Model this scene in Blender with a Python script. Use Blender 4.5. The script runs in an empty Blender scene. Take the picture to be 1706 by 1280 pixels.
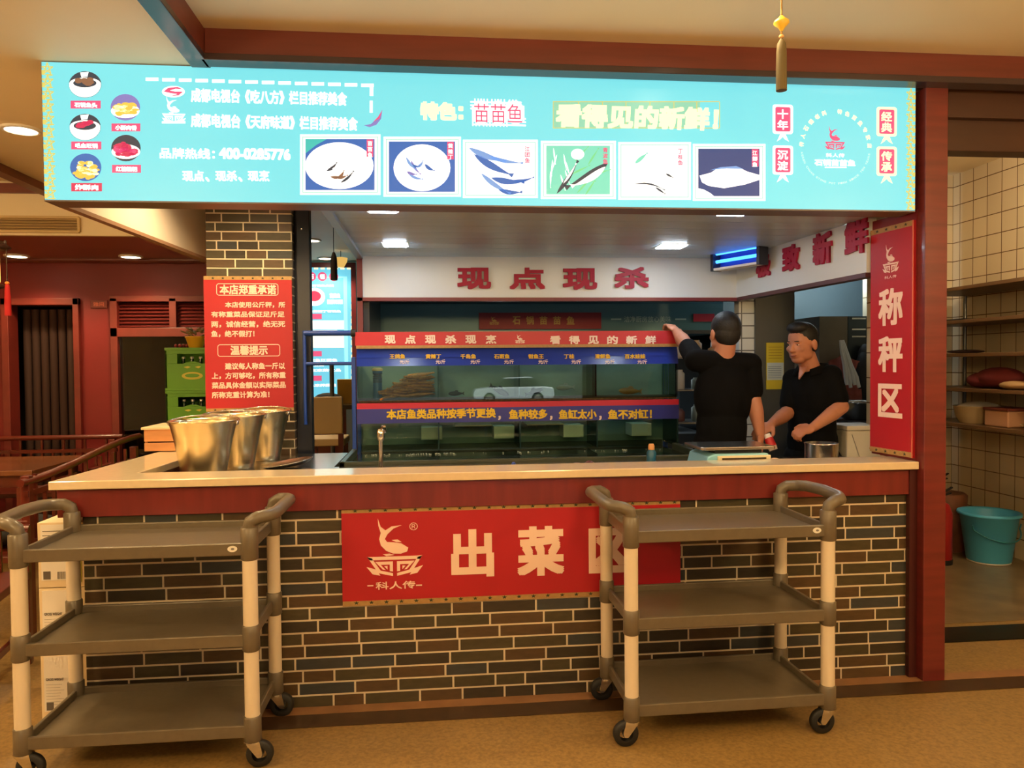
import bpy, bmesh, math, random
from math import sin, cos, pi, radians, sqrt, atan2
from mathutils import Vector as V, Matrix

SC = bpy.context.scene
COL = SC.collection
random.seed(7)

# ------------------------------------------------------------------ camera
F_PX, CAM_H = 1260.0, 1.45
def cam_basis(yaw, pitch, roll):
    y, p, r = map(radians, (yaw, pitch, roll))
    f = V((sin(y)*cos(p), cos(y)*cos(p), sin(p)))
    r0 = V((cos(y), -sin(y), 0)); u0 = r0.cross(f)
    return f, r0*cos(r) - u0*sin(r), r0*sin(r) + u0*cos(r)
FW, RT, UP = cam_basis(5.8, -1.5, 0.5)
cd = bpy.data.cameras.new('camera'); cam = bpy.data.objects.new('camera', cd); COL.objects.link(cam)
cd.sensor_fit = 'HORIZONTAL'; cd.sensor_width = 36.0; cd.lens = F_PX/1706*36; cd.clip_start = 0.05; cd.clip_end = 200
M4 = Matrix((( RT.x, UP.x, -FW.x, 0), (RT.y, UP.y, -FW.y, 0), (RT.z, UP.z, -FW.z, CAM_H), (0, 0, 0, 1)))
cam.matrix_world = M4
SC.camera = cam
# a measured photo pixel -> the point where its sight line meets a known plane of the room
def P(x, y, Y=None, Z=None, X=None):
    d = FW + RT*((x-853)/F_PX) - UP*((y-640)/F_PX)
    if Y is not None: t = Y/d.y
    elif X is not None: t = X/d.x
    else: t = (Z-CAM_H)/d.z
    return V((0, 0, CAM_H)) + d*t

# ------------------------------------------------------------------ world, sun, exposure
SC.view_settings.view_transform = 'Standard'; SC.view_settings.look = 'None'
SC.view_settings.exposure = 0.0; SC.view_settings.gamma = 1.0; SC.view_settings.use_curve_mapping = False
SC.cycles.max_bounces = 8; SC.cycles.diffuse_bounces = 5; SC.cycles.glossy_bounces = 4
SC.cycles.transparent_max_bounces = 24; SC.cycles.sample_clamp_indirect = 6.0
SC.cycles.use_denoising = True
SC.cycles.caustics_reflective = False; SC.cycles.caustics_refractive = False
W = bpy.data.worlds.new('world'); SC.world = W; W.use_nodes = True
wn = W.node_tree.nodes; wl = W.node_tree.links
sky = wn.new('ShaderNodeTexSky'); sky.sky_type = 'NISHITA'; sky.sun_disc = False
sky.sun_elevation = radians(48); sky.sun_rotation = radians(20)
wl.new(sky.outputs[0], wn['Background'].inputs[0]); wn['Background'].inputs[1].default_value = 0.3
sd = bpy.data.lights.new('sun', 'SUN'); sd.energy = 14.0; sd.angle = 0.02; sd.color = (1, .96, .9)
so = bpy.data.objects.new('sun', sd); COL.objects.link(so)
so.rotation_euler = V((-0.25, -0.72, -0.85)).to_track_quat('-Z', 'Y').to_euler()

WARM = (1.0, 0.72, 0.37)
COOL = (0.74, 0.90, 1.0)

# ------------------------------------------------------------------ materials
def lin(c):
    return tuple(((u/255)/12.92 if u/255 <= 0.04045 else ((u/255+0.055)/1.055)**2.4) for u in c) + (1.0,)
MATS = {}
def pm(name, col, rough=0.5, metal=0.0, var=0.0, scale=(8, 8, 8), bump=0.0, spec=0.5, coat=0.0, detail=4):
    """principled material; var mixes in a darker tone through object-space noise (wear, grain)"""
    if name in MATS: return MATS[name]
    m = bpy.data.materials.new(name); m.use_nodes = True
    nt = m.node_tree; b = nt.nodes['Principled BSDF']
    b.inputs['Base Color'].default_value = lin(col); b.inputs['Roughness'].default_value = rough
    b.inputs['Metallic'].default_value = metal; b.inputs['Specular IOR Level'].default_value = spec
    b.inputs['Coat Weight'].default_value = coat; b.inputs['Coat Roughness'].default_value = 0.08
    if var or bump:
        tc = nt.nodes.new('ShaderNodeTexCoord'); mp = nt.nodes.new('ShaderNodeMapping')
        mp.inputs['Scale'].default_value = scale
        nz = nt.nodes.new('ShaderNodeTexNoise'); nz.inputs['Scale'].default_value = 1.0; nz.inputs['Detail'].default_value = detail
        nt.links.new(tc.outputs['Object'], mp.inputs[0]); nt.links.new(mp.outputs[0], nz.inputs['Vector'])
        if var:
            rp = nt.nodes.new('ShaderNodeValToRGB')
            l = lin(col)
            rp.color_ramp.elements[0].position = 0.3; rp.color_ramp.elements[1].position = 0.7
            rp.color_ramp.elements[0].color = tuple(u*(1-var) for u in l[:3]) + (1,)
            rp.color_ramp.elements[1].color = tuple(min(1, u*(1+var*0.5)) for u in l[:3]) + (1,)
            nt.links.new(nz.outputs['Fac'], rp.inputs[0]); nt.links.new(rp.outputs[0], b.inputs['Base Color'])
        if bump:
            bp = nt.nodes.new('ShaderNodeBump'); bp.inputs['Strength'].default_value = bump; bp.inputs['Distance'].default_value = 0.004
            nt.links.new(nz.outputs['Fac'], bp.inputs['Height']); nt.links.new(bp.outputs[0], b.inputs['Normal'])
    MATS[name] = m
    return m
def em(name, col, strength=1.0):
    """a surface that gives off light (lamp, backlit film, screen)"""
    if name in MATS: return MATS[name]
    m = bpy.data.materials.new(name); m.use_nodes = True
    b = m.node_tree.nodes['Principled BSDF']
    b.inputs['Base Color'].default_value = tuple(u*0.3 for u in lin(col)[:3]) + (1,); b.inputs['Roughness'].default_value = 0.25
    b.inputs['Emission Color'].default_value = lin(col); b.inputs['Emission Strength'].default_value = strength
    MATS[name] = m
    return m
def glassm(name, tint, ior=1.5, rough=0.0, refl=1.0):
    if name in MATS: return MATS[name]
    m = bpy.data.materials.new(name); m.use_nodes = True; nt = m.node_tree
    nt.nodes.remove(nt.nodes['Principled BSDF'])
    tr = nt.nodes.new('ShaderNodeBsdfTransparent'); tr.inputs[0].default_value = tuple(tint) + (1,)
    gl = nt.nodes.new('ShaderNodeBsdfGlossy'); gl.inputs['Roughness'].default_value = rough; gl.inputs['Color'].default_value = (refl, refl, refl, 1)
    fr = nt.nodes.new('ShaderNodeFresnel'); fr.inputs['IOR'].default_value = ior
    mx = nt.nodes.new('ShaderNodeMixShader')
    nt.links.new(fr.outputs[0], mx.inputs[0]); nt.links.new(tr.outputs[0], mx.inputs[1]); nt.links.new(gl.outputs[0], mx.inputs[2])
    nt.links.new(mx.outputs[0], nt.nodes['Material Output'].inputs[0])
    MATS[name] = m
    return m
def tilem(name, axis, w, h, col, grout, rough=0.15, mortar=0.004, offset=0.0, vgrout=True):
    """square wall or floor tiles: axis names the wall's horizontal direction ('x','y') or 'f' for a floor"""
    m = bpy.data.materials.new(name); m.use_nodes = True; nt = m.node_tree; b = nt.nodes['Principled BSDF']
    tc = nt.nodes.new('ShaderNodeNewGeometry'); sp = nt.nodes.new('ShaderNodeSeparateXYZ'); cb = nt.nodes.new('ShaderNodeCombineXYZ')
    nt.links.new(tc.outputs['Position'], sp.inputs[0])
    nt.links.new(sp.outputs['Y' if axis == 'y' else 'X'], cb.inputs[0]); nt.links.new(sp.outputs['Y' if axis == 'f' else 'Z'], cb.inputs[1])
    br = nt.nodes.new('ShaderNodeTexBrick'); br.offset = offset; br.squash = 1.0
    br.inputs['Scale'].default_value = 1.0; br.inputs['Brick Width'].default_value = w; br.inputs['Row Height'].default_value = h
    br.inputs['Mortar Size'].default_value = mortar; br.inputs['Mortar Smooth'].default_value = 0.1
    c = lin(col)
    br.inputs['Color1'].default_value = c; br.inputs['Color2'].default_value = tuple(u*0.9 for u in c[:3]) + (1,); br.inputs['Mortar'].default_value = lin(grout)
    nt.links.new(cb.outputs[0], br.inputs['Vector']); nt.links.new(br.outputs['Color'], b.inputs['Base Color'])
    b.inputs['Roughness'].default_value = rough
    bp = nt.nodes.new('ShaderNodeBump'); bp.inputs['Strength'].default_value = 0.25; bp.inputs['Distance'].default_value = 0.002; bp.invert = True
    nt.links.new(br.outputs['Fac'], bp.inputs['Height']); nt.links.new(bp.outputs[0], b.inputs['Normal'])
    MATS[name] = m
    return m

# ------------------------------------------------------------------ mesh builder
class MB:
    def __init__(s, mat=None):
        s.v = []; s.f = []; s.fm = []; s.fs = []; s.mats = []; s.cur = 0
        if mat: s.use(mat)
    def use(s, mat):
        if mat not in s.mats: s.mats.append(mat)
        s.cur = s.mats.index(mat); return s
    def add(s, vs, fs, smooth=False):
        o = len(s.v); s.v += [V(p) for p in vs]
        for f in fs:
            s.f.append([i+o for i in f]); s.fm.append(s.cur); s.fs.append(smooth)
        return s
    def box(s, x0, x1, y0, y1, z0, z1):
        return s.add([(x0,y0,z0),(x1,y0,z0),(x1,y1,z0),(x0,y1,z0),(x0,y0,z1),(x1,y0,z1),(x1,y1,z1),(x0,y1,z1)],
                     [(3,2,1,0),(4,5,6,7),(0,1,5,4),(1,2,6,5),(2,3,7,6),(3,0,4,7)])
    def obox(s, c, U, Vv, Wv):
        c, U, Vv, Wv = V(c), V(U), V(Vv), V(Wv)
        pts = [c+U*a+Vv*b+Wv*d for d in (-1, 1) for a, b in ((-1,-1),(1,-1),(1,1),(-1,1))]
        return s.add(pts, [(3,2,1,0),(4,5,6,7),(0,1,5,4),(1,2,6,5),(2,3,7,6),(3,0,4,7)])
    def bar(s, p0, p1, w, h, up=(0, 0, 1)):
        p0, p1 = V(p0), V(p1); d = (p1-p0); L = d.length; d.normalize()
        r = d.cross(V(up)); r = r.normalized() if r.length > 1e-6 else V((1,0,0)); u = r.cross(d)
        return s.obox((p0+p1)/2, d*L/2, r*w/2, u*h/2)
    def ring(s, c, U, Vv, r, n):
        return [V(c)+U*(r*cos(2*pi*i/n))+Vv*(r*sin(2*pi*i/n)) for i in range(n)]
    def cyl(s, p0, p1, r0, r1=None, n=16, caps=True, smooth=True):
        p0, p1 = V(p0), V(p1); r1 = r0 if r1 is None else r1
        d = (p1-p0).normalized(); U = d.orthogonal().normalized(); W_ = d.cross(U)
        a = s.ring(p0, U, W_, r0, n); b = s.ring(p1, U, W_, r1, n)
        s.add(a+b, [(i, (i+1) % n, n+(i+1) % n, n+i) for i in range(n)], smooth)
        if caps:
            s.add(a, [list(range(n))[::-1]]); s.add(b, [list(range(n))])
        return s
    def lathe(s, c, prof, n=24, sx=1, sy=1, close=True):
        c = V(c); rows = []
        vs = []
        for r, z in prof:
            vs += [c+V((r*sx*cos(2*pi*i/n), r*sy*sin(2*pi*i/n), z)) for i in range(n)]
        fs = []
        for k in range(len(prof)-1):
            fs += [(k*n+i, k*n+(i+1) % n, (k+1)*n+(i+1) % n, (k+1)*n+i) for i in range(n)]
        s.add(vs, fs, True)
        if close:
            if prof[0][0] > 1e-5: s.add(vs[:n], [list(range(n))[::-1]])
            if prof[-1][0] > 1e-5: s.add(vs[-n:], [list(range(n))])
        return s
    def tube(s, path, r, n=10, radii=None, closed=False):
        path = [V(p) for p in path]; k = len(path); vs = []
        U = None
        for i, p in enumerate(path):
            a = path[(i-1) % k] if (closed or i > 0) else p
            b = path[(i+1) % k] if (closed or i < k-1) else p
            d = (b-a).normalized()
            U = d.orthogonal().normalized() if U is None else (U-d*U.dot(d)).normalized()
            vs += s.ring(p, U, d.cross(U), radii[i] if radii else r, n)
        fs = []
        for j in range(k if closed else k-1):
            q = (j+1) % k
            fs += [(j*n+i, j*n+(i+1) % n, q*n+(i+1) % n, q*n+i) for i in range(n)]
        s.add(vs, fs, True)
        if not closed:
            s.add(vs[:n], [list(range(n))[::-1]]); s.add(vs[-n:], [list(range(n))])
        return s
    def ell(s, c, r, n=16, m=10, U=(1,0,0), Vv=(0,1,0), Wv=(0,0,1)):
        c = V(c); U, Vv, Wv = V(U)*r[0], V(Vv)*r[1], V(Wv)*r[2]
        vs = [c-Wv]
        for j in range(1, m):
            t = -pi/2+pi*j/m
            vs += [c+U*(cos(t)*cos(2*pi*i/n))+Vv*(cos(t)*sin(2*pi*i/n))+Wv*sin(t) for i in range(n)]
        vs.append(c+Wv); e = len(vs)-1
        fs = [(0, 1+(i+1) % n, 1+i) for i in range(n)]
        for j in range(m-2):
            a = 1+j*n; b = a+n
            fs += [(a+i, a+(i+1) % n, b+(i+1) % n, b+i) for i in range(n)]
        a = 1+(m-2)*n
        fs += [(a+i, a+(i+1) % n, e) for i in range(n)]
        return s.add(vs, fs, True)
    def cone(s, p0, p1, r0, r1, n=14):
        """limb segment: tapered and round-ended"""
        s.cyl(p0, p1, r0, r1, n)
        s.ell(p0, (r0, r0, r0), n, 8); s.ell(p1, (r1, r1, r1), n, 8); return s
    def prism(s, poly, o, U, Vv, depth):
        """polygon in the plane o + a*U + b*Vv, thickened by depth along U x Vv"""
        o, U, Vv = V(o), V(U), V(Vv); N = U.cross(Vv).normalized()*depth; n = len(poly)
        a = [o+U*p[0]+Vv*p[1] for p in poly]; b = [p+N for p in a]
        area = sum(poly[i][0]*poly[(i+1) % n][1]-poly[(i+1) % n][0]*poly[i][1] for i in range(n))
        if area < 0: a.reverse(); b.reverse()
        if depth < 0: a, b = b, a
        return s.add(a+b, [list(range(n))[::-1], list(range(n, 2*n))]+[(i, (i+1) % n, n+(i+1) % n, n+i) for i in range(n)])
    def build(s, name, parent=None, bev=0.0, seg=2, recalc=False):
        off = wloc(parent) if parent else V((0, 0, 0)); loc = V((0, 0, 0))
        if parent is None and s.v:
            xs = [p.x for p in s.v]; ys = [p.y for p in s.v]
            loc = V(((min(xs)+max(xs))/2, (min(ys)+max(ys))/2, min(p.z for p in s.v))); off = loc
        me = bpy.data.meshes.new(name)
        me.from_pydata([tuple(p-off) for p in s.v], [], s.f); me.update()
        for m in s.mats: me.materials.append(m)
        me.polygons.foreach_set('material_index', s.fm); me.polygons.foreach_set('use_smooth', s.fs)
        if recalc:
            bm = bmesh.new(); bm.from_mesh(me); bmesh.ops.recalc_face_normals(bm, faces=bm.faces); bm.to_mesh(me); bm.free()
        o = bpy.data.objects.new(name, me); COL.objects.link(o); o.location = loc
        if parent: o.parent = parent
        if bev:
            b = o.modifiers.new('bevel', 'BEVEL'); b.width = bev; b.segments = seg; b.limit_method = 'ANGLE'; b.angle_limit = radians(40)
        return o
def wloc(o):
    p = V((0, 0, 0))
    while o: p += o.location; o = o.parent
    return p
def tag(o, label=None, cat=None, group=None, kind=None):
    if label: o['label'] = label
    if cat: o['category'] = cat
    if group: o['group'] = group
    if kind: o['kind'] = kind
    return o
def thing(name, label, cat, loc=(0, 0, 0), group=None):
    o = bpy.data.objects.new(name, None); COL.objects.link(o); o.location = loc; o.empty_display_size = 0.1
    return tag(o, label, cat, group)
def struct(mb, name, label=None, **k):
    o = mb.build(name, **k); o['kind'] = 'structure'
    if label: o['label'] = label
    return o
def kids(o): return [c for c in COL.objects if c.parent == o]
def copy_tree(o, parent=None, kmap=None):
    c = o.copy(); COL.objects.link(c); c.parent = parent
    for ch in kids(o): copy_tree(ch, c)
    return c
def dup(o, loc, rz=0.0, label=None, group=None):
    c = copy_tree(o); c.location = loc; c.rotation_euler = (0, 0, rz)
    if label: c['label'] = label
    if group: c['group'] = group
    return c

# ------------------------------------------------------------------ lettering
TX = {}
def glyphs(body, line=1.0, space=1.0):
    key = (body, line, space)
    if key not in TX:
        c = bpy.data.curves.new('lettering', 'FONT'); c.body = body; c.resolution_u = 3
        c.space_line = line; c.space_character = space
        o = bpy.data.objects.new('lettering', c)
        me = o.to_mesh()
        vs = [(v.co.x, v.co.y) for v in me.vertices]; fs = [list(p.vertices) for p in me.polygons]
        o.to_mesh_clear(); bpy.data.objects.remove(o); bpy.data.curves.remove(c)
        x0 = min(p[0] for p in vs); x1 = max(p[0] for p in vs); y0 = min(p[1] for p in vs); y1 = max(p[1] for p in vs)
        TX[key] = ([((x-x0)/(x1-x0), (y-y0)/(y1-y0)) for x, y in vs], fs, 1.0/max(0.3, y1-y0))
    return TX[key]
def write(mb, body, o, U, Vv, w, h, bold=0.0, line=1.0, space=1.0, N=None, depth=0.0, shear=0.0):
    """lettering filling a w x h rectangle whose lower left corner is o"""
    vs, fs, asp = glyphs(body, line, space); o, U, Vv = V(o), V(U), V(Vv); n = U.cross(Vv).normalized()
    k = len(vs)
    b = bold*asp*h                      # stroke weight: the outline is laid down again around itself
    ring = [(0, 0)] if b <= 0 else [(b*u, b*v) for u in (-1, 0, 1) for v in (-1, 0, 1)]
    iw, ih = w-2*max(b, 0), h-2*max(b, 0)
    edges = None
    for j, (dx, dy) in enumerate(ring):
        a = [o+U*(x*iw+max(b, 0)+dx+shear*y*h)+Vv*(y*ih+max(b, 0)+dy)+n*(0.00008*j) for x, y in vs]
        mb.add(a, fs)
        if depth:
            if edges is None:
                cnt = set((f[i], f[(i+1) % len(f)]) for f in fs for i in range(len(f)))
                edges = [e for e in cnt if (e[1], e[0]) not in cnt]
            mb.add(a+[p-n*depth for p in a], [(e[1], e[0], e[0]+k, e[1]+k) for e in edges])
    return mb
X3, Y3, Z3 = V((1, 0, 0)), V((0, 1, 0)), V((0, 0, 1))
def wpx(mb, body, x0, y0, x1, y1, Y, **k):
    """lettering on a wall plane y = Y, filling the measured rectangle (top y0, bottom y1)"""
    a = P(x0, y1, Y=Y); b = P(x1, (y0+y1)/2, Y=Y); c = P(x0, y0, Y=Y)
    sl = (P(x1, y1, Y=Y)-a)  # level lettering
    return write(mb, body, a, X3, Z3, b.x-a.x, c.z-a.z, **k)
def rpx(x0, y0, x1, y1, Y):
    a = P((x0+x1)/2, y0, Y=Y); b = P((x0+x1)/2, y1, Y=Y)
    l = P(x0, (y0+y1)/2, Y=Y); r = P(x1, (y0+y1)/2, Y=Y)
    return l.x, r.x, b.z, a.z
def rrect(w, h, r, n=5):
    pts = []
    for cx, cy, a0 in ((w-r, h-r, 0), (r, h-r, 90), (r, r, 180), (w-r, r, 270)):
        pts += [(cx+r*cos(radians(a0+90*i/n)), cy+r*sin(radians(a0+90*i/n))) for i in range(n+1)]
    return pts
def ellp(cx, cy, a, b, n=32): return [(cx+a*cos(2*pi*i/n), cy+b*sin(2*pi*i/n)) for i in range(n)]
# the shop's fish-over-a-bowl mark, drawn in a 250 x 290 box (y down), placed with corner o
FISH = [(52,0),(64,40),(85,58),(112,40),(157,35),(120,51),(94,77),(82,100),(92,115),(122,117),(154,123),(185,145),(180,163),(152,173),(117,171),(87,157),(64,130),(57,100),(64,70),(54,35)]
FIN = [(112,106),(138,104),(156,117),(132,116)]
TAIL = [(72,173),(102,171),(124,178),(88,183)]
def emblem(mb, o, U, Vv, w, h, depth=0.0015):
    def put(poly): mb.prism([(p[0]/250*w, (290-p[1])/290*h) for p in poly], o, U, Vv, depth)
    mir = lambda poly: [(250-p[0], p[1]) for p in poly]
    put(FISH); put(FIN); put(TAIL)
    put([(3,185),(247,185),(236,201),(14,201)])
    for q in ([(3,185),(24,192),(62,252),(116,266),(116,280),(52,264)],
              [(38,209),(116,209),(116,258),(102,256),(102,224),(62,224),(84,250),(72,248)],
              [(78,232),(92,230),(92,248)],
              [(0,232),(42,246),(60,276),(26,268)]):
        put(q); put(mir(q))

# ------------------------------------------------------------------ palette
RED_WOOD = pm('red_wood', (112, 40, 36), 0.35, var=0.25, scale=(3, 3, 30), coat=0.2)
RED_FASCIA = pm('red_fascia', (120, 42, 38), 0.32, var=0.22, scale=(18, 3, 2), coat=0.2)
BEAM = pm('beam_wood', (112, 52, 42), 0.4, var=0.25, scale=(1.5, 6, 18))
BEAM_DK = pm('beam_moulding', (62, 48, 50), 0.22, var=0.2, scale=(2, 2, 2))
CREAM = pm('cream_paint', (238, 224, 192), 0.55, var=0.05, scale=(1.2, 1.2, 1.2))
CREAM_GL = pm('cream_board', (228, 216, 200), 0.4)
STONE = pm('worktop_stone', (228, 206, 170), 0.14, var=0.05, scale=(30, 30, 30), coat=0.3)
FLOOR = pm('floor_stone', (150, 120, 72), 0.34, var=0.32, scale=(70, 70, 70), bump=0.05, detail=8)
FLOOR_K = pm('kitchen_floor_stone', (128, 110, 80), 0.28, var=0.35, scale=(5, 5, 5), detail=8)
STRIP_DK = pm('floor_border_dark', (70, 50, 34), 0.3, var=0.25, scale=(14, 14, 14))
STRIP_TAN = pm('floor_border_tan', (150, 108, 74), 0.35, var=0.2, scale=(12, 12, 12))
BLACK_ST = pm('black_granite', (20, 22, 18), 0.2, var=0.4, scale=(40, 40, 40))
WALL_RED = pm('wall_red', (126, 18, 20), 0.5, var=0.12, scale=(2, 2, 2))
FRAME_RED = pm('frame_red', (120, 40, 32), 0.4, var=0.2, scale=(6, 6, 6))
SIGN_RED = pm('banner_red', (176, 28, 40), 0.42)
SIGN_CREAM = pm('banner_lettering', (248, 216, 200), 0.5)
GOLD = pm('border_gold', (176, 140, 88), 0.45, var=0.15, scale=(60, 60, 60))
GOLD_DK = pm('border_green', (44, 54, 30), 0.5)
STEEL = pm('stainless', (205, 200, 192), 0.22, 1.0, var=0.05, scale=(4, 4, 40))
STEEL_DK = pm('dull_steel', (120, 122, 122), 0.35, 0.9)
CHROME = pm('chrome', (225, 222, 215), 0.1, 1.0)
PLASTIC_GR = pm('cart_plastic', (104, 94, 78), 0.32, var=0.08, scale=(40, 40, 40))
POST_MAT = pm('cart_post', (226, 212, 190), 0.35)
RUBBER = pm('rubber', (26, 25, 24), 0.6)
GROUT = pm('grout', (232, 216, 188), 0.8)
BRICKS = [pm('brick_brown', (86, 66, 44), 0.38, var=0.2, scale=(20, 20, 60)), pm('brick_olive', (74, 66, 46), 0.38, var=0.2, scale=(20, 20, 60)),
          pm('brick_dark', (60, 52, 40), 0.36, var=0.2, scale=(20, 20, 60)), pm('brick_slate', (62, 64, 64), 0.36, var=0.15, scale=(20, 20, 60))]
BLACK = pm('black_paint', (20, 20, 24), 0.35)
NAVY = pm('frame_black_blue', (26, 32, 46), 0.3)
BLUE_TUBE = pm('blue_tube', (28, 66, 150), 0.35)
WHITE = pm('white_plastic', (235, 232, 224), 0.4)
TILE_X = tilem('kitchen_tile_x', 'x', 0.15, 0.15, (226, 208, 172), (112, 84, 58), 0.12, mortar=0.0035)
TILE_Y = tilem('kitchen_tile_y', 'y', 0.15, 0.15, (226, 208, 172), (112, 84, 58), 0.12, mortar=0.0035)
TILE_W = tilem('white_tile_x', 'x', 0.10, 0.085, (205, 212, 214), (90, 92, 94), 0.2, mortar=0.004)
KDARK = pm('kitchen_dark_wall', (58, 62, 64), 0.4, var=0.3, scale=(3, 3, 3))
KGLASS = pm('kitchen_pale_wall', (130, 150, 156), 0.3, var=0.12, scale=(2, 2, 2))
E_WARM = em('lamp_warm', (255, 236, 200), 14.0)
E_COOL = em('lamp_cool', (226, 242, 255), 50.0)

# ------------------------------------------------------------------ the room shell
struct(MB(FLOOR).box(-6, 6, -8, 10, -0.12, 0), 'floor')
struct(MB(FLOOR_K).box(2.28, 4.2, 3.86, 5.9, 0.0, 0.004), 'floor_kitchen')
struct(MB(BLACK_ST).box(2.28, 4.2, 3.60, 3.80, 0.0, 0.006), 'trim_threshold')
struct(MB(STRIP_TAN).box(-1.43, 4.2, 3.17, 3.24, 0.0, 0.005), 'trim_floor_tan')
struct(MB(STRIP_DK).box(-1.43, 6, 3.06, 3.17, 0.0, 0.004), 'trim_floor_dark')
struct(MB(CREAM).box(-6.1, -6, -8, 10, -0.1, 3.2), 'wall_left')
struct(MB(CREAM).box(6, 6.1, -8, 10, -0.1, 3.2), 'wall_right')
struct(MB(CREAM).box(-6, 6, 10, 10.1, -0.1, 3.2), 'wall_back')
mb = MB(WALL_RED)   # shop front: a wide glazed opening behind the camera
mb.box(-6, -2.4, -8.1, -8, -0.1, 3.2); mb.box(3.4, 6, -8.1, -8, -0.1, 3.2); mb.box(-2.4, 3.4, -8.1, -8, 2.5, 3.2)
struct(mb, 'wall_front')
struct(MB(CREAM).box(-6.1, 6.1, -8.1, 10.1, 3.2, 3.3), 'ceiling_sun_block')  # unseen slab added over everything to keep the sun out of the rooms
ZC = 2.67                                                     # main ceiling; a raised coffer opens over the guests' side
mb = MB(CREAM)
mb.box(-2.6, -0.9, -8, 5.56, ZC, ZC+0.03); mb.box(-0.9, 6, 3.17, 3.3, ZC+0.02, ZC+0.03)
mb.box(-1.7, -0.45, 5.56, 10, ZC, ZC+0.03); mb.box(-0.9, -0.45, 3.3, 5.56, ZC, ZC+0.03)
struct(mb, 'ceiling')
struct(MB(CREAM).box(-0.9, 6, -8, 3.16, 2.80, 2.83), 'ceiling_coffer')
struct(MB(CREAM).box(-6, -2.6, -8, 5.56, 2.74, 2.77), 'ceiling_side')
mb = MB(BEAM).box(-0.9, 6, 3.155, 3.20, 2.675, 2.81)
mb.use(BEAM_DK).box(-0.9, 6, 3.10, 3.18, 2.655, 2.682)
struct(mb, 'trim_beam', label='dark red wooden beam over the lit sign', bev=0.003)
mb = MB(BEAM).box(-0.94, -0.9, -8, 3.2, 2.675, 2.81)
mb.use(BEAM_DK).box(-0.96, -0.885, -8, 3.19, 2.655, 2.682)
struct(mb, 'trim_coffer', bev=0.003)
struct(MB(BEAM).box(-2.63, -2.55, -8, 5.56, 2.62, 2.76), 'trim_ceiling_side')
# far left: dropped soffit with a fascia in front of the red wall
mb = MB(CREAM).box(-6, -1.62, 5.56, 5.60, 2.37, 2.74)
struct(mb, 'wall_fascia')
struct(MB(BEAM).box(-6, -2.55, 5.53, 5.56, 2.655, 2.72), 'trim_fascia')
SOFFIT = pm('soffit_brown', (140, 84, 60), 0.3, var=0.1, scale=(2, 2, 2))
struct(MB(SOFFIT).box(-6, -1.62, 5.60, 7.05, 2.37, 2.40), 'ceiling_soffit')
struct(MB(BEAM).box(-6, -1.62, 6.72, 6.76, 2.355, 2.372), 'trim_soffit')
mb = MB(WALL_RED)
mb.box(-6, -3.68, 7, 7.1, 0, 2.4); mb.box(-3.68, -3.13, 7, 7.1, 2.01, 2.4)
mb.box(-3.13, -2.80, 7, 7.1, 0, 2.4); mb.box(-2.80, -1.60, 7, 7.1, 2.06, 2.4); mb.box(-1.75, -1.60, 7, 7.1, 0, 2.06)
struct(mb, 'wall_red')
mb = MB(FRAME_RED)   # dark doorway with a wooden frame
mb.box(-3.73, -3.67, 6.96, 7.12, 0, 2.06); mb.box(-3.14, -3.09, 6.96, 7.12, 0, 2.06); mb.box(-3.73, -3.09, 6.96, 7.12, 2.0, 2.06)
d = struct(mb, 'door_1', bev=0.004)
DARK = pm('dark_room', (44, 34, 26), 0.6, var=0.3, scale=(4, 1, 1))
struct(MB(DARK).box(-4.3, -1.5, 8.2, 8.25, 0, 2.4), 'wall_behind_door')
CURT = pm('dark_curtain', (64, 38, 28), 0.8, var=0.2, scale=(20, 1, 1))
mb = MB(CURT)
for i in range(7):
    x = -3.66+i*0.075
    mb.cyl((x, 7.25, 0.0), (x, 7.25, 1.98), 0.034, n=10)
c = mb.build('door_curtain'); tag(c, 'dark brown curtain hanging inside the doorway in the red wall', 'curtain')
# louvred transom over the glazed door
mb = MB(FRAME_RED)
for x in (-2.80, -2.30, -1.80): mb.box(x-0.03, x+0.03, 6.96, 7.08, 0.0 if x != -2.30 else 1.8, 2.06)
mb.box(-2.83, -1.77, 6.96, 7.08, 2.03, 2.08); mb.box(-2.83, -1.77, 6.96, 7.08, 1.72, 1.80)
d = struct(mb, 'window_1', bev=0.003)
mb = MB(pm('louvre', (104, 34, 30), 0.45))
for k in range(7):
    z = 1.82+k*0.031
    for x0, x1 in ((-2.77, -2.33), (-2.27, -1.83)):
        mb.obox(((x0+x1)/2, 7.02, z), ((x1-x0)/2, 0, 0), (0, 0.016, 0.012), (0, -0.002, 0.003))
mb.build('louvre', d)
MB(glassm('door_glass', (0.45, 0.42, 0.38), 1.6)).box(-2.77, -1.83, 7.01, 7.02, 0.05, 1.72).build('pane', d)
# the nameplate between door and window
mb = MB(FRAME_RED).box(-3.00, -2.86, 6.985, 7.0, 1.975, 2.045)
nb = mb.build('door_plaque', bev=0.003); tag(nb, 'small red room plaque beside the dark doorway', 'plaque')
mb = MB(pm('plaque_lettering', (196, 90, 60), 0.5)); write(mb, '雅间', (-2.975, 6.984, 1.99), X3, Z3, 0.09, 0.035, 0.02); mb.build('lettering', nb)
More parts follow.
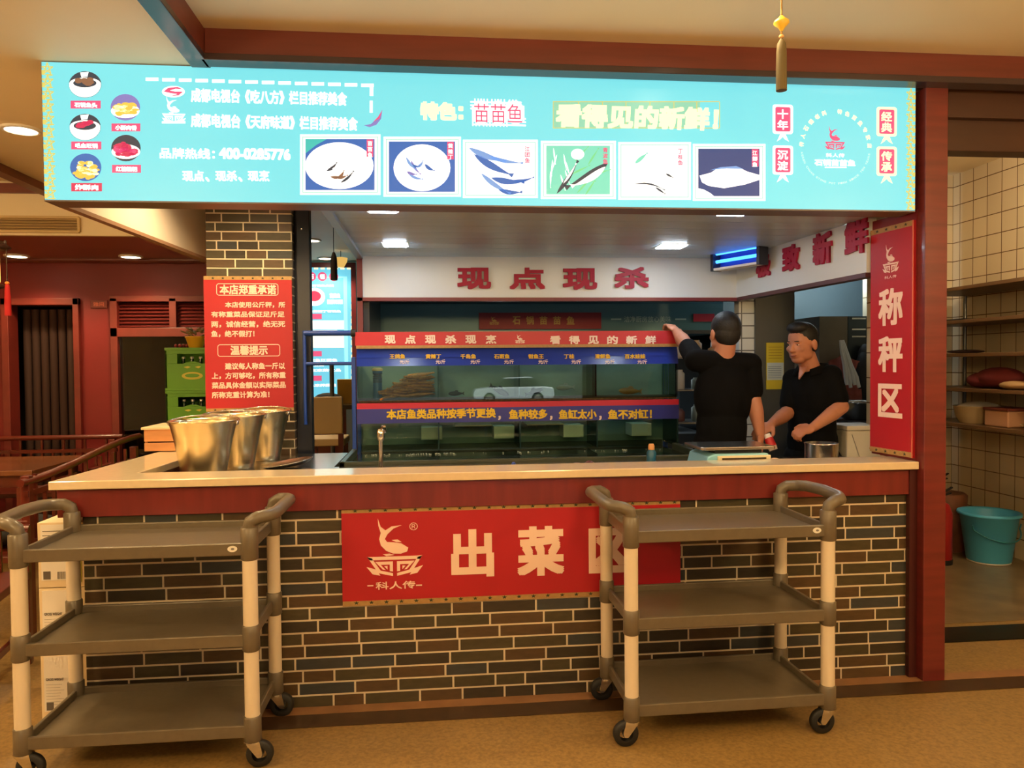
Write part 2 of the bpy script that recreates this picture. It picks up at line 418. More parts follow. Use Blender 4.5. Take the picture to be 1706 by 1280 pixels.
# air grille in the fascia
gx0, gx1, gz0, gz1 = rpx(-40, 362, 132, 386, 5.55)
vent = thing('air_vent', 'long cream air vent grille in the fascia at upper left', 'vent', ((gx0+gx1)/2, 5.555, gz0))
GRL = pm('vent_cream', (206, 180, 130), 0.5)
mb = MB(GRL)
for z in (gz0, gz1): mb.box(gx0, gx1, 5.535, 5.56, z-0.008, z+0.008)
for x in (gx0, gx1): mb.box(x-0.008, x+0.008, 5.535, 5.56, gz0, gz1)
mb.build('frame', vent)
mb = MB(GRL)
for k in range(5):
    z = gz0+(gz1-gz0)*(k+0.7)/5.4
    mb.obox(((gx0+gx1)/2, 5.547, z), ((gx1-gx0)/2, 0, 0), (0, 0.010, 0.007), (0, -0.001, 0.0015))
mb.build('slat', vent)
MB(pm('vent_dark', (92, 70, 44), 0.8)).box(gx0, gx1, 5.556, 5.559, gz0, gz1).build('backing', vent)

# ------------------------------------------------------------------ brick-clad pillar and counter
def bricks(mb, o, U, N, length, height, pitch, lmin, lmax, seed, gap=0.0085):
    """running rows of thin brick tiles, random lengths, on a grout bed"""
    rng = random.Random(seed); o, U, N = V(o), V(U), V(N)
    rows = int(round(height/pitch))
    for k in range(rows):
        x = -rng.uniform(0, lmax*0.9)
        while x < length:
            L = rng.choice([lmax, lmax, lmax, lmin, (lmin+lmax)/2])
            a, b = max(x, 0), min(x+L-gap, length)
            if b-a > 0.008:
                mb.use(rng.choice(BRICKS+BRICKS[:3]*2))
                z0 = k*pitch+gap/2; z1 = (k+1)*pitch-gap/2
                c = o+U*((a+b)/2)+Z3*((z0+z1)/2)+N*0.0012
                mb.obox(c, U*((b-a)/2), N*0.0016, Z3*((z1-z0)/2))
            x += L
    return mb
mb = MB(GROUT).box(-1.325, -0.835, 4.605, 5.0, 0, 2.67)
bricks(mb, (-1.325, 4.605, 0), X3, -Y3, 0.49, 2.67, 0.0534, 0.12, 0.20, 3)
bricks(mb, (-0.835, 4.605, 0), Y3, X3, 0.395, 2.67, 0.0534, 0.12, 0.20, 4)
struct(mb, 'wall_pillar')

cnt = thing('counter', 'brick clad serving counter with dark red fascia under the stone worktop', 'counter', (0.35, 3.3, 0))
mb = MB(GROUT).box(-1.44, 2.15, 3.244, 3.30, 0.0, 0.85)
bricks(mb, (-1.44, 3.244, 0), X3, -Y3, 3.59, 0.85, 0.0534, 0.13, 0.235, 11)
mb.build('brick_front', cnt)
mb = MB(RED_FASCIA).box(-1.53, 2.165, 3.222, 3.30, 0.843, 0.958).box(-1.53, -1.28, 3.30, 4.5, 0.843, 0.958)
mb.build('fascia', cnt, bev=0.002)
mb = MB(pm('counter_side', (120, 96, 70), 0.6)).box(-1.43, -1.30, 3.31, 4.55, 0, 0.84)
mb.build('return_side', cnt)
wt = MB(STONE).prism([(-1.551, 3.197), (2.168, 3.197), (2.168, 3.41), (1.05, 3.41), (-1.285, 3.412), (-1.215, 4.60), (-1.47, 4.60)], (0, 0, 0.959), X3, Y3, 0.035)
wt = wt.build('worktop', bev=0.004, seg=3); tag(wt, 'cream stone worktop running along the counter and back at the left', 'worktop')
wb = thing('workbench', 'stainless steel workbench behind the counter in front of the fish tank', 'workbench', (0.4, 4.0, 0))
mb = MB(STEEL).prism([(-1.27, 3.42), (2.12, 3.42), (2.12, 3.95), (1.55, 3.95), (-0.52, 3.95), (-0.52, 4.58), (-1.20, 4.58)], (0, 0, 0.905), X3, Y3, 0.025)
mb.build('bench_top', wb, bev=0.003)
mb = MB(STEEL_DK)
for x, y in ((-1.15, 3.5), (-0.6, 4.5), (0.4, 3.5), (1.9, 3.5), (1.9, 3.88), (0.4, 3.88)): mb.cyl((x, y, 0), (x, y, 0.905), 0.02, n=10)
mb.build('bench_frame', wb)
mb = MB(STEEL).box(-0.5, 0.50, 3.425, 3.455, 0.930, 0.975).box(0.78, 1.08, 3.425, 3.455, 0.930, 0.975)
mb.build('splash_rim', wb, bev=0.002)

# the red posts at the right end of the counter
struct(MB(RED_WOOD).box(2.172, 2.278, 3.17, 3.34, 0, 2.66), 'trim_post', bev=0.004)
struct(MB(pm('post_dark_board', (70, 28, 26), 0.4)).box(2.135, 2.171, 3.215, 3.33, 0, 0.955), 'trim_post_board')  # dark red-brown board at the counter end
LINTEL = pm('lintel_brown', (72, 44, 32), 0.45, var=0.2, scale=(2, 4, 12))
mb = MB(LINTEL).box(2.278, 6, 3.30, 3.40, 2.42, 2.70); mb.box(2.278, 6, 3.26, 3.30, 2.56, 2.70)
struct(mb, 'trim_lintel', bev=0.004)

# ------------------------------------------------------------------ kitchen shell
KCEIL = pm('kitchen_ceiling_panel', (196, 224, 246), 0.35, var=0.08, scale=(0.8, 8, 1))
mb = MB(KCEIL)
for k in range(9):     # narrow ceiling strips with open joints
    y0 = 3.31+k*0.182; mb.box(-0.45, 2.10, y0, y0+0.177, 2.15, 2.17)
struct(mb, 'ceiling_kitchen')
struct(MB(pm('ceiling_edge', (150, 162, 172), 0.35)).box(-0.49, -0.45, 3.31, 4.96, 2.13, 2.67), 'trim_kitchen_ceiling')
KW = pm('kitchen_beam_white', (222, 230, 236), 0.4)
mb = MB(KW).box(-0.49, 2.03, 4.93, 4.98, 1.885, 2.15)
struct(mb, 'wall_kitchen_beam')
mb = MB(KW).prism([(2.024, 4.98), (2.113, 3.53), (2.163, 3.53), (2.074, 4.98)], (0, 0, 1.885), X3, Y3, 0.265)
struct(mb, 'wall_kitchen_side_beam')
FR2 = pm('opening_trim', (120, 44, 50), 0.4)
mb = MB(FR2).box(-0.49, 2.03, 4.915, 4.985, 1.862, 1.885).box(-0.49, -0.455, 4.915, 4.95, 1.55, 2.13)
struct(mb, 'trim_opening')
struct(MB(pm('opening_trim_dark', (84, 46, 50), 0.4)).prism([(2.018, 4.98), (2.107, 3.53), (2.167, 3.53), (2.078, 4.98)], (0, 0, 1.862), X3, Y3, 0.023), 'trim_opening_side')
struct(MB(TILE_X).box(3.55, 4.25, 5.78, 5.85, 0, 3.0), 'wall_store_back')
struct(MB(TILE_Y).box(4.2, 4.28, 3.2, 5.85, 0, 3.0), 'wall_store_right')
struct(MB(CREAM).box(2.28, 4.28, 3.3, 5.85, 2.95, 2.98), 'ceiling_store')
for nm, r6 in (('wall_partition', (2.60, 2.65, 3.75, 4.30)), ('wall_partition_step', (2.60, 3.00, 4.30, 4.34)), ('wall_partition_inner', (2.96, 3.00, 4.34, 4.90)), ('wall_partition_return', (2.96, 3.42, 4.90, 4.94)),
               ('wall_partition_end', (3.38, 3.42, 4.94, 5.66)), ('wall_partition_back', (3.38, 3.88, 5.66, 5.70))):
    struct(MB(TILE_X).box(*r6, 0, 2.95), nm)
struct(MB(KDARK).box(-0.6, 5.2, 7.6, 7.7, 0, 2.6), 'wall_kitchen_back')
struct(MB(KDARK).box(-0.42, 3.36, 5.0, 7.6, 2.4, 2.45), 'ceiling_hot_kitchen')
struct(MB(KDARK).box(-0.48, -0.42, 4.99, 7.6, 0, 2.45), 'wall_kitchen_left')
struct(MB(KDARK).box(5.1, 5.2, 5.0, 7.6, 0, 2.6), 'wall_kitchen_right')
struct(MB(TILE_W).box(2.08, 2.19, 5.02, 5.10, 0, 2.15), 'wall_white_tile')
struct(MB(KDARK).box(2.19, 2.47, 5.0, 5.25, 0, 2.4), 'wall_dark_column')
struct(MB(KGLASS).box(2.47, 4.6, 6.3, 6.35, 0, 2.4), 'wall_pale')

# ------------------------------------------------------------------ lamps
def downlight(x, y, z, label, watt, r=0.075, col=WARM, group='ceiling downlights', spread=2.4):
    t = thing('downlight', label, 'ceiling light', (x, y, z), group)
    MB(WHITE).lathe((x, y, z), [(r*1.25, 0), (r*1.22, -0.010), (r, -0.012), (r*0.98, -0.003)], 28, close=False).build('trim_ring', t)
    MB(E_WARM).lathe((x, y, z-0.006), [(r, 0.0), (r*0.6, -0.006), (0.0001, -0.008)], 28, close=False).build('lens', t)
    l = bpy.data.lights.new('bulb', 'SPOT'); l.energy = watt*(0.5 if watt >= 42 else 2.2); l.color = col; l.spot_size = spread; l.spot_blend = 0.6; l.shadow_soft_size = r
    lo = bpy.data.objects.new('bulb', l); COL.objects.link(lo); lo.parent = t; lo.location = (0, 0, -0.03)
    return t
p = P(35, 215, Z=ZC); downlight(p.x, p.y, ZC, 'warm downlight in the ceiling just left of the blue lit sign', 70)
p = P(28, 426, Z=2.37); downlight(p.x, p.y, 2.37, 'warm downlight over the red wall, left one of the pair', 26)
p = P(218, 427, Z=2.37); downlight(p.x, p.y, 2.37, 'warm downlight over the red wall, right one of the pair', 26)
p = P(519, 400, Z=ZC); downlight(p.x, p.y, ZC, 'warm downlight beyond the pillar, nearer of two', 38)
p = P(542, 430, Z=ZC); downlight(p.x, p.y, ZC, 'warm downlight beyond the pillar close to the far menu board', 38)
downlight(1.10, 2.60, 2.80, 'warm downlight at the top edge above the tassel', 50)
downlight(-1.05, 3.95, ZC, 'warm downlight inside the canopy above the pails', 41)
downlight(-3.7, 4.4, 2.74, 'warm downlight added out of view at far left to brighten the fascia', 40)  # unseen lamp added to lighten the far-left fascia
downlight(-2.25, 2.9, ZC, 'warm downlight added out of view at the left to brighten the floor', 40)  # unseen lamp added to brighten the floor beside the left cart
for x, y, w in ((-1.9, 1.6, 50), (0.2, 1.3, 50), (2.6, 1.9, 42), (-2.0, -0.9, 60), (0.4, -1.2, 60), (2.8, -0.9, 60), (-1.9, -3.6, 50), (0.4, -3.8, 50), (2.8, -3.6, 50), (-3.8, 2.6, 60), (-4.0, 0, 50)):
    downlight(x, y, 2.80 if x > -0.9 else (ZC if x > -2.55 else 2.74), 'warm downlight in the dining hall ceiling behind the viewer', w)
def panel(name, x0, x1, y0, y1, z, label, strength_mat=E_COOL):
    t = thing(name, label, 'ceiling light', ((x0+x1)/2, (y0+y1)/2, z), 'kitchen ceiling panels')
    mb = MB(WHITE).box(x0-0.012, x1+0.012, y0-0.012, y1+0.012, z-0.003, z+0.004); mb.build('frame', t)
    MB(strength_mat).box(x0, x1, y0, y1, z-0.008, z-0.003).build('diffuser', t)
for x0, y0, x1, lab in ((610, 350, 663, 'white light panel under the lit sign, front left of four'), (637, 409, 680, 'white light panel in the kitchen ceiling, rear left of four'),
                        (1096, 412, 1142, 'white light panel in the kitchen ceiling, rear right of four'), (1200, 355, 1252, 'white light panel under the lit sign, front right of four')):
    a = P(x0, y0, Z=2.142); b = P(x1, y0, Z=2.142)
    panel('ceiling_light', a.x+0.01, b.x-0.01, a.y-0.07, a.y+0.07, 2.15, lab)

# glowing lanterns added out of view behind the viewer to brighten the ceiling
def lantern(x, y, zt, label, watt):
    t = thing('palace_lantern', label, 'lantern', (x, y, 2.0), 'added lanterns behind the viewer')
    MB(em('fill_lantern_paper', (255, 214, 150), 70.0)).lathe((x, y, 2.0), [(0.09, 0), (0.17, 0.06), (0.19, 0.16), (0.17, 0.26), (0.09, 0.32)], 12).build('shade', t)
    mb = MB(pm('lantern_wood', (70, 34, 26), 0.4)).lathe((x, y, 2.32), [(0.09, 0), (0.13, 0.01), (0.05, 0.05), (0.01, 0.06)], 12).lathe((x, y, 1.97), [(0.06, 0), (0.10, 0.02), (0.09, 0.03)], 12); mb.build('frame', t)
    MB(MATS['lantern_wood']).cyl((x, y, 2.37), (x, y, zt), 0.006, n=8).build('cord', t)
    return t
for x, y, w in ((-1.9, 0.5, 0), (0.9, 0.3, 0), (3.0, 0.9, 0), (-3.9, 2.2, 0), (-0.6, -2.2, 0)):
    lantern(x, y, 2.80 if x > -0.9 else (2.67 if x > -2.6 else 2.74), 'palace lantern added behind the viewer to brighten the ceiling', w)

# ------------------------------------------------------------------ the long backlit sign over the counter
SY = 3.20
CY = em('lit_cyan', (116, 214, 226), 1.06)
EW = em('lit_white', (255, 255, 250), 1.25)
EPINK = em('lit_pink', (226, 84, 128), 1.0)
EGOLD = em('lit_gold', (214, 206, 110), 0.95)
EYEL = em('lit_cream_yellow', (255, 250, 196), 1.25)
EGRN = em('lit_leaf_green', (120, 214, 190), 1.0)
EBLUE = em('lit_blue', (62, 110, 190), 0.9)
EBLUE2 = em('lit_pale_blue', (120, 160, 220), 1.0)
EDARK = em('lit_dark_slate', (70, 80, 96), 0.6)
EBROWN = em('lit_brown', (150, 110, 84), 0.8)
EORANGE = em('lit_amber', (236, 196, 84), 1.0)
ERED = em('lit_red', (214, 60, 96), 0.9)
EVIO = em('lit_violet', (136, 128, 200), 0.9)
ENAVY = em('lit_navy', (66, 84, 140), 0.8)
ETEAL = em('lit_teal', (70, 196, 190), 0.9)
lb = thing('lightbox_sign', 'long cyan backlit sign with dish photos hanging above the counter', 'sign', (0.3, 3.26, 2.12))
x0, x1, z0, z1 = -1.541, 2.146, 2.122, 2.666
MB(pm('sign_case', (120, 104, 98), 0.4)).box(x0, x1, SY+0.004, SY+0.13, z0-0.006, z1).build('case', lb)
MB(CY).box(x0+0.004, x1-0.004, SY, SY+0.004, z0, z1-0.002).build('lit_face', lb)
G = lambda x, y: (lambda p: (p.x, p.z))(P(x, y, Y=SY))
def gp(mb, poly_px, lay=1, Y=SY):
    mb.prism([G(*q) for q in poly_px], (0, Y-0.0008*lay, 0), X3, Z3, 0.0006); return mb
def gell(mb, cx, cy, a, b, lay=1, n=28): return gp(mb, [(cx+a*cos(2*pi*i/n), cy+b*sin(2*pi*i/n)) for i in range(n)], lay)
def grect(mb, x0, y0, x1, y1, lay=1): return gp(mb, [(x0, y0), (x1, y0), (x1, y1), (x0, y1)], lay)
def gtext(mb, body, x0, y0, x1, y1, lay=2, **k): return wpx(mb, body, x0, y0, x1, y1, SY-0.0008*lay-0.0003, **k)
# lattice borders at both ends
for side in (0, 1):
    mb = MB(EGOLD)
    zz = z0+0.004; bx = x0+0.004 if side == 0 else x1-0.004; sg = 1 if side == 0 else -1
    n = 11; ph = (z1-z0-0.008)/n
    for k in range(n):
        cz = zz+ph*(k+0.5)
        for j in range(5):     # five-rayed lattice
            a0 = pi/2+2*pi*j/5; a1 = pi/2+2*pi*(j+2)/5
            pa = V((bx+sg*(0.022+0.022*cos(a0)), SY-0.0012, cz+0.024*sin(a0))); pb = V((bx+sg*(0.022+0.022*cos(a1)), SY-0.0012, cz+0.024*sin(a1)))
            mb.bar(pa, pb, 0.004, 0.0012, up=(0, 1, 0))
        mb.box(bx, bx+sg*0.010, SY-0.0016, SY-0.0006, cz-ph*0.5, cz-ph*0.12) if sg > 0 else mb.box(bx-0.010, bx, SY-0.0016, SY-0.0006, cz-ph*0.5, cz-ph*0.12)
        mb.prism([(bx+sg*0.002, cz-ph*0.5), (bx+sg*0.034, cz-ph*0.42), (bx+sg*0.044, cz-ph*0.5), (bx+sg*0.034, cz-ph*0.58)], (0, SY-0.0009, 0), X3, Z3, 0.0006)
    mb.build('lattice_border', lb)
# round food photos with red name tags
rng = random.Random(5)
foods = [(142, 141, 27, 22, 'bowl', EBROWN), (209, 179, 24.5, 22, 'plate', EORANGE), (142, 212, 26, 22, 'bowl', ERED), (210, 247, 24.5, 22, 'plate', ERED), (143, 279, 26, 23, 'heap', EORANGE)]
for cx, cy, a, b, kind, fm in foods:
    mb = MB(EDARK if kind == 'bowl' else (EVIO if fm is EORANGE else EDARK))
    if kind == 'heap': mb.use(EBLUE)
    gell(mb, cx, cy, a, b, 1)
    if kind == 'bowl':
        mb.use(EW); gp(mb, [(cx+a*0.98*cos(t), cy+b*0.98*sin(t)) for t in [radians(-8+196*i/20) for i in range(21)]], 2)
        gell(mb, cx, cy-2, a*0.95, b*0.42, 3); mb.use(EDARK); gell(mb, cx, cy-2, a*0.72, b*0.32, 4)
        mb.use(EW); gp(mb, [(cx-8, cy-20), (cx+6, cy-21), (cx+4, cy-13), (cx-6, cy-12)], 2)
        mb.use(fm)
        for i in range(9): gell(mb, cx+rng.uniform(-11, 11), cy-4+rng.uniform(-5, 4), 6, 3.6, 5+i % 2, 10)
    else:
        if kind == 'plate':
            mb.use(EW); gell(mb, cx, cy+6, a*0.97, b*0.55, 2)
        for i in range(60):
            r_ = rng.uniform(0, 1)**0.6; t = rng.uniform(0, 2*pi)
            mb.use(fm if rng.random() < .75 else (EYEL if fm is EORANGE else EPINK))
            ex = cx+a*0.74*r_*cos(t); ey = cy+(3 if kind == 'plate' else 5)+b*(0.50 if kind == 'plate' else 0.62)*r_*sin(t)
            gell(mb, ex, ey, rng.uniform(3.5, 7), rng.uniform(2, 3.6), 3+i % 3, 9)
    mb.build('food_photo', lb)
for (ax, ay, bx_, by_), s in zip(((118,168,168,181),(186,206,234,219),(119,236,169,249),(187,275,235,288),(119,305,170,319)), ('石锅鱼头', '小酥肉香', '毛血旺锅', '红糖糍粑', '炸酥肉')):
    mb = MB(EPINK if ay < 290 else ERED); grect(mb, ax, ay, bx_, by_, 1)
    mb.use(EW); gtext(mb, s, ax+6, ay+2.2, bx_-6, by_-2.2, 2, bold=0.05)
    mb.build('name_tag', lb)
# television-station lines, marks, dashes
mb = MB(EW)
gtext(mb, '成都电视台《吃八方》栏目推荐美食', 318, 147, 578, 170, 1, bold=0.03)
mb.build('lettering', lb); mb = MB(EW)
gtext(mb, '成都电视台《天府味道》栏目推荐美食', 318, 189, 596, 212, 1, bold=0.03)
mb.build('lettering', lb); mb = MB(EW)
gtext(mb, '品牌热线：', 266, 246, 358, 264, 1, bold=0.03)
gtext(mb, '400-0285776', 365, 246, 484, 265, 1, bold=0.04)
mb.build('lettering', lb); mb = MB(EW)
for s, xa in (('现点', 304), ('现杀', 359), ('现烹', 413)):
    gtext(mb, s, xa, 284, xa+36, 302, 1, bold=0.03); mb.build('lettering', lb); mb = MB(EW)
for xa in (342, 397):
    gtext(mb, '、', xa, 295, xa+7, 303, 1, bold=0.03); mb.build('comma', lb); mb = MB(EW)
for i in range(14):
    u = 243+i*27.6; yy = 132+(u-243)*0.028
    grect(mb, u, yy-2.5, u+21, yy+3, 1)
grect(mb, 616, 142, 622, 160, 1); grect(mb, 616, 168, 621, 188, 1)
mb.build('dashed_line', lb)
mb = MB(EW); gell(mb, 289, 153, 19, 9.5, 1); mb.use(EPINK)
gp(mb, [(273, 153), (280, 147), (296, 145), (304, 149), (293, 148), (283, 151), (292, 153), (305, 153), (298, 159), (284, 161), (296, 157), (288, 156)], 2)
mb.build('station_mark', lb)
a = G(270, 205); b = G(309, 162)
mb = MB(EW); emblem(mb, (a[0], SY-0.0002, a[1]), X3, Z3, b[0]-a[0], b[1]-a[1], 0.001); grect(mb, 270, 202, 309, 206, 1); mb.build('shop_mark', lb)
mb = MB(EVIO); gp(mb, [(606, 209), (618, 207), (628, 198), (637, 183), (635, 198), (627, 208), (616, 212)], 1)
mb.use(EPINK); gp(mb, [(622, 203), (630, 195), (637, 184), (632, 198)], 2); mb.build('chilli_motif', lb)
mb = MB(EYEL); gtext(mb, '特色：', 700, 169, 772, 200, 2, bold=0.06); mb.build('lettering', lb)
mb = MB(EW); gtext(mb, '苗苗鱼', 784, 164, 876, 210, 1, bold=0.11)
for cx in (801, 830, 859): gell(mb, cx, 188, 14, 20, 1)
mb.use(EPINK); gtext(mb, '苗苗鱼', 790, 172, 870, 204, 3, bold=0.0); mb.build('fish_lettering', lb)
mb = MB(em('lit_sea_green', (140, 206, 178), 1.0)); grect(mb, 921, 169, 1166, 214, 1)
mb.use(EYEL); gtext(mb, '看得见的新鲜！', 925, 172, 1196, 212, 3, bold=0.045, shear=0.06)
mb.use(EGOLD)
for u in (921, 963, 1003, 1042, 1082, 1122, 1160, 1198): grect(mb, u, 170, u+1.2, 214, 2)
for yy in (169, 213): grect(mb, 921, yy, 1198, yy+1.2, 2)
mb.build('slogan_panel', lb)
# six framed dish photos
def fish_poly(cx, cy, L, h, ang, bend=0.0, n=10):
    top = []; bot = []
    for i in range(n+1):
        t = i/n; w = h*(sin(pi*min(1, t*1.08))**0.8)*(1-0.5*t) if t < 0.9 else h*0.12+h*0.5*(t-0.9)*8
        x = -L/2+L*t; y = bend*sin(pi*t)
        top.append((x, y-w/2)); bot.append((x, y+w/2))
    ca, sa = cos(ang), sin(ang)
    return [(cx+x*ca-y*sa, cy+x*sa+y*ca) for x, y in top+bot[::-1]]
frames = [(500,224,634,325),(639,228,768,328),(771,233,896,330),(901,235,1026,332),(1030,237,1151,333),(1154,240,1275,335)]
names = ('苗苗鱼', '黄辣丁', '江团鱼', '青波鱼', '丁桂鱼', '江鲫鱼')
for i, (ax, ay, bx_, by_) in enumerate(frames):
    mb = MB(EW); grect(mb, ax, ay, bx_, by_, 1)
    mb.use(EGRN)
    for r4 in ((ax+4, ay+4, bx_-4, ay+5), (ax+4, by_-5, bx_-4, by_-4), (ax+4, ay+4, ax+5, by_-4), (bx_-5, ay+4, bx_-4, by_-4)): grect(mb, *r4, 2)
    px0, py0, px1, py1 = ax+9, ay+8, bx_-10, by_-8; cx, cy = (px0+px1)/2, (py0+py1)/2
    if i in (0, 1):
        mb.use(EBLUE); grect(mb, px0, py0, px1, py1, 2)
        if i == 0: mb.use(ETEAL); gp(mb, [(px0, py0), (px0+36, py0), (px0+18, py0+10), (px0, py0+24)], 3)
        mb.use(EW); gell(mb, cx-1 if i == 0 else cx, cy+2, (px1-px0)*(0.495 if i == 0 else 0.43), 39, 4, 36)
        mb.use(EBROWN if i == 0 else EBLUE2)
        for k in range(7):
            gp(mb, fish_poly(cx-4+rng.uniform(-14, 18), cy+6+rng.uniform(-12, 16), rng.uniform(16, 30), rng.uniform(4, 8), rng.uniform(-1.2, 1.2) if i else rng.uniform(-.9, .1), 2), 5+k % 3)
            mb.use((EW, EBROWN, EDARK)[k % 3] if i == 0 else (EBLUE, EBLUE2, EVIO)[k % 3])
    elif i == 2:
        mb.use(EBLUE)
        for q in ((812, 258, 66, 13, .35), (822, 275, 74, 15, .5), (842, 266, 60, 8, .2), (846, 300, 56, 13, .12), (872, 298, 36, 6, -.15), (826, 306, 60, 10, .6), (850, 318, 40, 10, .1)):
            mb.use(EBLUE if rng.random() < .6 else EBLUE2); gp(mb, fish_poly(q[0], q[1], q[2], q[3], q[4], 3), 3)
    elif i == 3:
        mb.use(EGRN); grect(mb, px0, py0, px1, py1, 2)
        mb.use(EW)
        for k in range(9): gp(mb, fish_poly(cx+rng.uniform(-46, -14), cy+rng.uniform(-28, 30), 28, 3, rng.uniform(1.2, 1.9)), 3)
        mb.use(em('lit_grass', (120, 210, 140), 1.0))
        for k in range(8): gp(mb, fish_poly(cx+rng.uniform(-10, 44), cy+rng.uniform(-34, 34), 34, 4, rng.uniform(-1.2, .2)), 3)
        mb.use(EDARK); gp(mb, fish_poly(cx-18, cy+12, 66, 10, -1.0, 2), 4); gp(mb, fish_poly(cx+14, cy+9, 82, 20, 2.62, -4), 4)
        mb.use(EW); gp(mb, fish_poly(cx+17, cy+11, 66, 14, 2.62, -4), 5); gell(mb, cx-1, cy-26, 11, 9, 5)
        gp(mb, fish_poly(cx-14, cy+6, 40, 5, -1.0, 1), 5)
    elif i == 4:
        mb.use(EGRN); gp(mb, fish_poly(1068, 264, 28, 8, -.7), 3); mb.use(EDARK)
        gp(mb, fish_poly(1082, 312, 52, 3.5, .2, -5), 3); gp(mb, fish_poly(1115, 293, 14, 4, .5), 3); gp(mb, fish_poly(1100, 318, 20, 4, .6), 3)
    else:
        mb.use(ENAVY); grect(mb, px0, py0, px1, py1, 2); mb.use(EW)
        gp(mb, [(px0, py1), (px0, py1-13), (px0+9, py1-11), (px0+20, py1-5), (px0+26, py1)], 3)
        gp(mb, [(px0+2, 293), (1184, 288), (1196, 280), (1226, 277), (1244, 286), (px1, 292), (px1, 300), (1240, 308), (1206, 314), (1180, 310), (px0+6, 304)], 3)
        mb.use(EBLUE2); gp(mb, [(1182, 284), (1200, 279), (1226, 277), (1238, 282), (1210, 281)], 4)
    # upright red name strip
    if i in (0, 1, 5): mb.use(EPINK); grect(mb, px1-13, py0+1, px1-2, py0+30, 5)
    mb.use(EW if i in (0, 1, 5) else EPINK)
    for k, ch in enumerate(names[i]): gtext(mb, ch, px1-11.5, py0+3+k*9.5, px1-3.5, py0+11+k*9.5, 6, bold=0.02)
    mb.build('dish_photo', lb)
# pink hanging plaques with ribbon tails
for (cx, cy), s, c2 in (((1304, 199), '十年', EW), ((1304, 267), '沉淀', EW), ((1477, 203), '经典', EYEL), ((1477, 269), '传承', EYEL)):
    mb = MB(c2)
    a = G(cx-17, cy+24); b = G(cx+17, cy-24)
    mb.prism(rrect(b[0]-a[0], b[1]-a[1], 0.012), (a[0], SY-0.0008, a[1]), X3, Z3, 0.0006)
    gp(mb, [(cx-3, cy+22), (cx+3, cy+22), (cx+10, cy+37), (cx+3, cy+33), (cx, cy+29), (cx-4, cy+33), (cx-10, cy+37)], 1)
    mb.use(EPINK)
    a = G(cx-12.5, cy+20); b = G(cx+12.5, cy-20)
    mb.prism(rrect(b[0]-a[0], b[1]-a[1], 0.007), (a[0], SY-0.0016, a[1]), X3, Z3, 0.0006)
    mb.use(c2)
    for k, ch in enumerate(s): gtext(mb, ch, cx-9, cy-17+k*18, cx+9, cy-1+k*18, 3, bold=0.03)
    mb.build('plaque', lb)
# round seal
cc = G(1392, 246); R_ = 0.158
mb = MB(EYEL)
def arc(s, a0, a1, size, flip=False, bold=0.03):
    for k, ch in enumerate(s):
        if ch == ' ': continue
        a = radians(a0+(a1-a0)*k/(len(s)-1))
        d = V((cos(a), 0, sin(a))); U = V((sin(a), 0, -cos(a))) if not flip else V((-sin(a), 0, cos(a)))
        Vv = d if not flip else -d
        c = V((cc[0], SY-0.0012, cc[1]))+d*R_
        write(mb, ch, c-U*size*0.5-Vv*size*0.5, U, Vv, size, size, bold)
arc('传人石锅老料 特色苗鱼专家店', 176, 4, 0.021)
em('lit_pale_mint', (190, 240, 225), 1.1)
mb.build('seal_lettering', lb); mb = MB(MATS['lit_pale_mint'])
arc('KEREN CHUAN STONE POT FISH SINCE TEN YEARS', 190, 350, 0.0085, True, 0.02)
mb.build('seal_lettering', lb)
a = G(1374, 251); b = G(1408, 211)
mb = MB(EPINK); emblem(mb, (a[0], SY-0.0004, a[1]), X3, Z3, b[0]-a[0], b[1]-a[1], 0.001)
mb.use(EW); gtext(mb, '科人传', 1376, 255, 1407, 262, 1, bold=0.02); gtext(mb, '石锅苗苗鱼', 1357, 265, 1425, 276, 1, bold=0.05); grect(mb, 1374, 278, 1410, 280, 1)
mb.build('seal_mark', lb)
# the plain return panel of the canopy on the left
rp = thing('canopy_panel', 'plain cream canopy side panel running back from the lit sign', 'panel', (-1.5, 4.1, 2.12))
MB(CREAM_GL).prism([(-1.541, 3.335), (-1.52, 3.335), (-1.42, 5.02), (-1.46, 5.02)], (0, 0, 2.135), X3, Y3, 0.535).build('board', rp)
MB(pm('panel_edge', (150, 116, 92), 0.45)).prism([(-1.545, 3.335), (-1.512, 3.335), (-1.412, 5.02), (-1.462, 5.02)], (0, 0, 2.118), X3, Y3, 0.018).build('edge_strip', rp)

# ------------------------------------------------------------------ printed red signs
def rosette_strip(mb, o, U, Vv, length, h, pitch, depth):
    """cream-gold band of pentagon rosettes with green stars between them"""
    n = max(3, int(length/pitch)); p_ = length/n
    for k in range(n):
        c = p_*(k+0.5)
        mb.use(GOLD)
        if k % 2 == 0:
            mb.prism([(c+p_*0.62*cos(radians(90+72*j)), h*0.5+h*0.52*sin(radians(90+72*j))) for j in range(5)], o, U, Vv, depth)
        else:
            mb.prism([(c+p_*0.60*cos(radians(90+72*j)), h*0.5+h*0.52*sin(radians(90+72*j))) for j in range(5)], o, U, Vv, depth*0.8)
            mb.use(GOLD_DK)
            st = []
            for j in range(10):
                rr = 0.36 if j % 2 == 0 else 0.15
                st.append((c+p_*rr*cos(radians(90+36*j)), h*0.5+h*rr*sin(radians(90+36*j))))
            mb.prism(st, o, U, Vv, depth*1.6)
    return mb
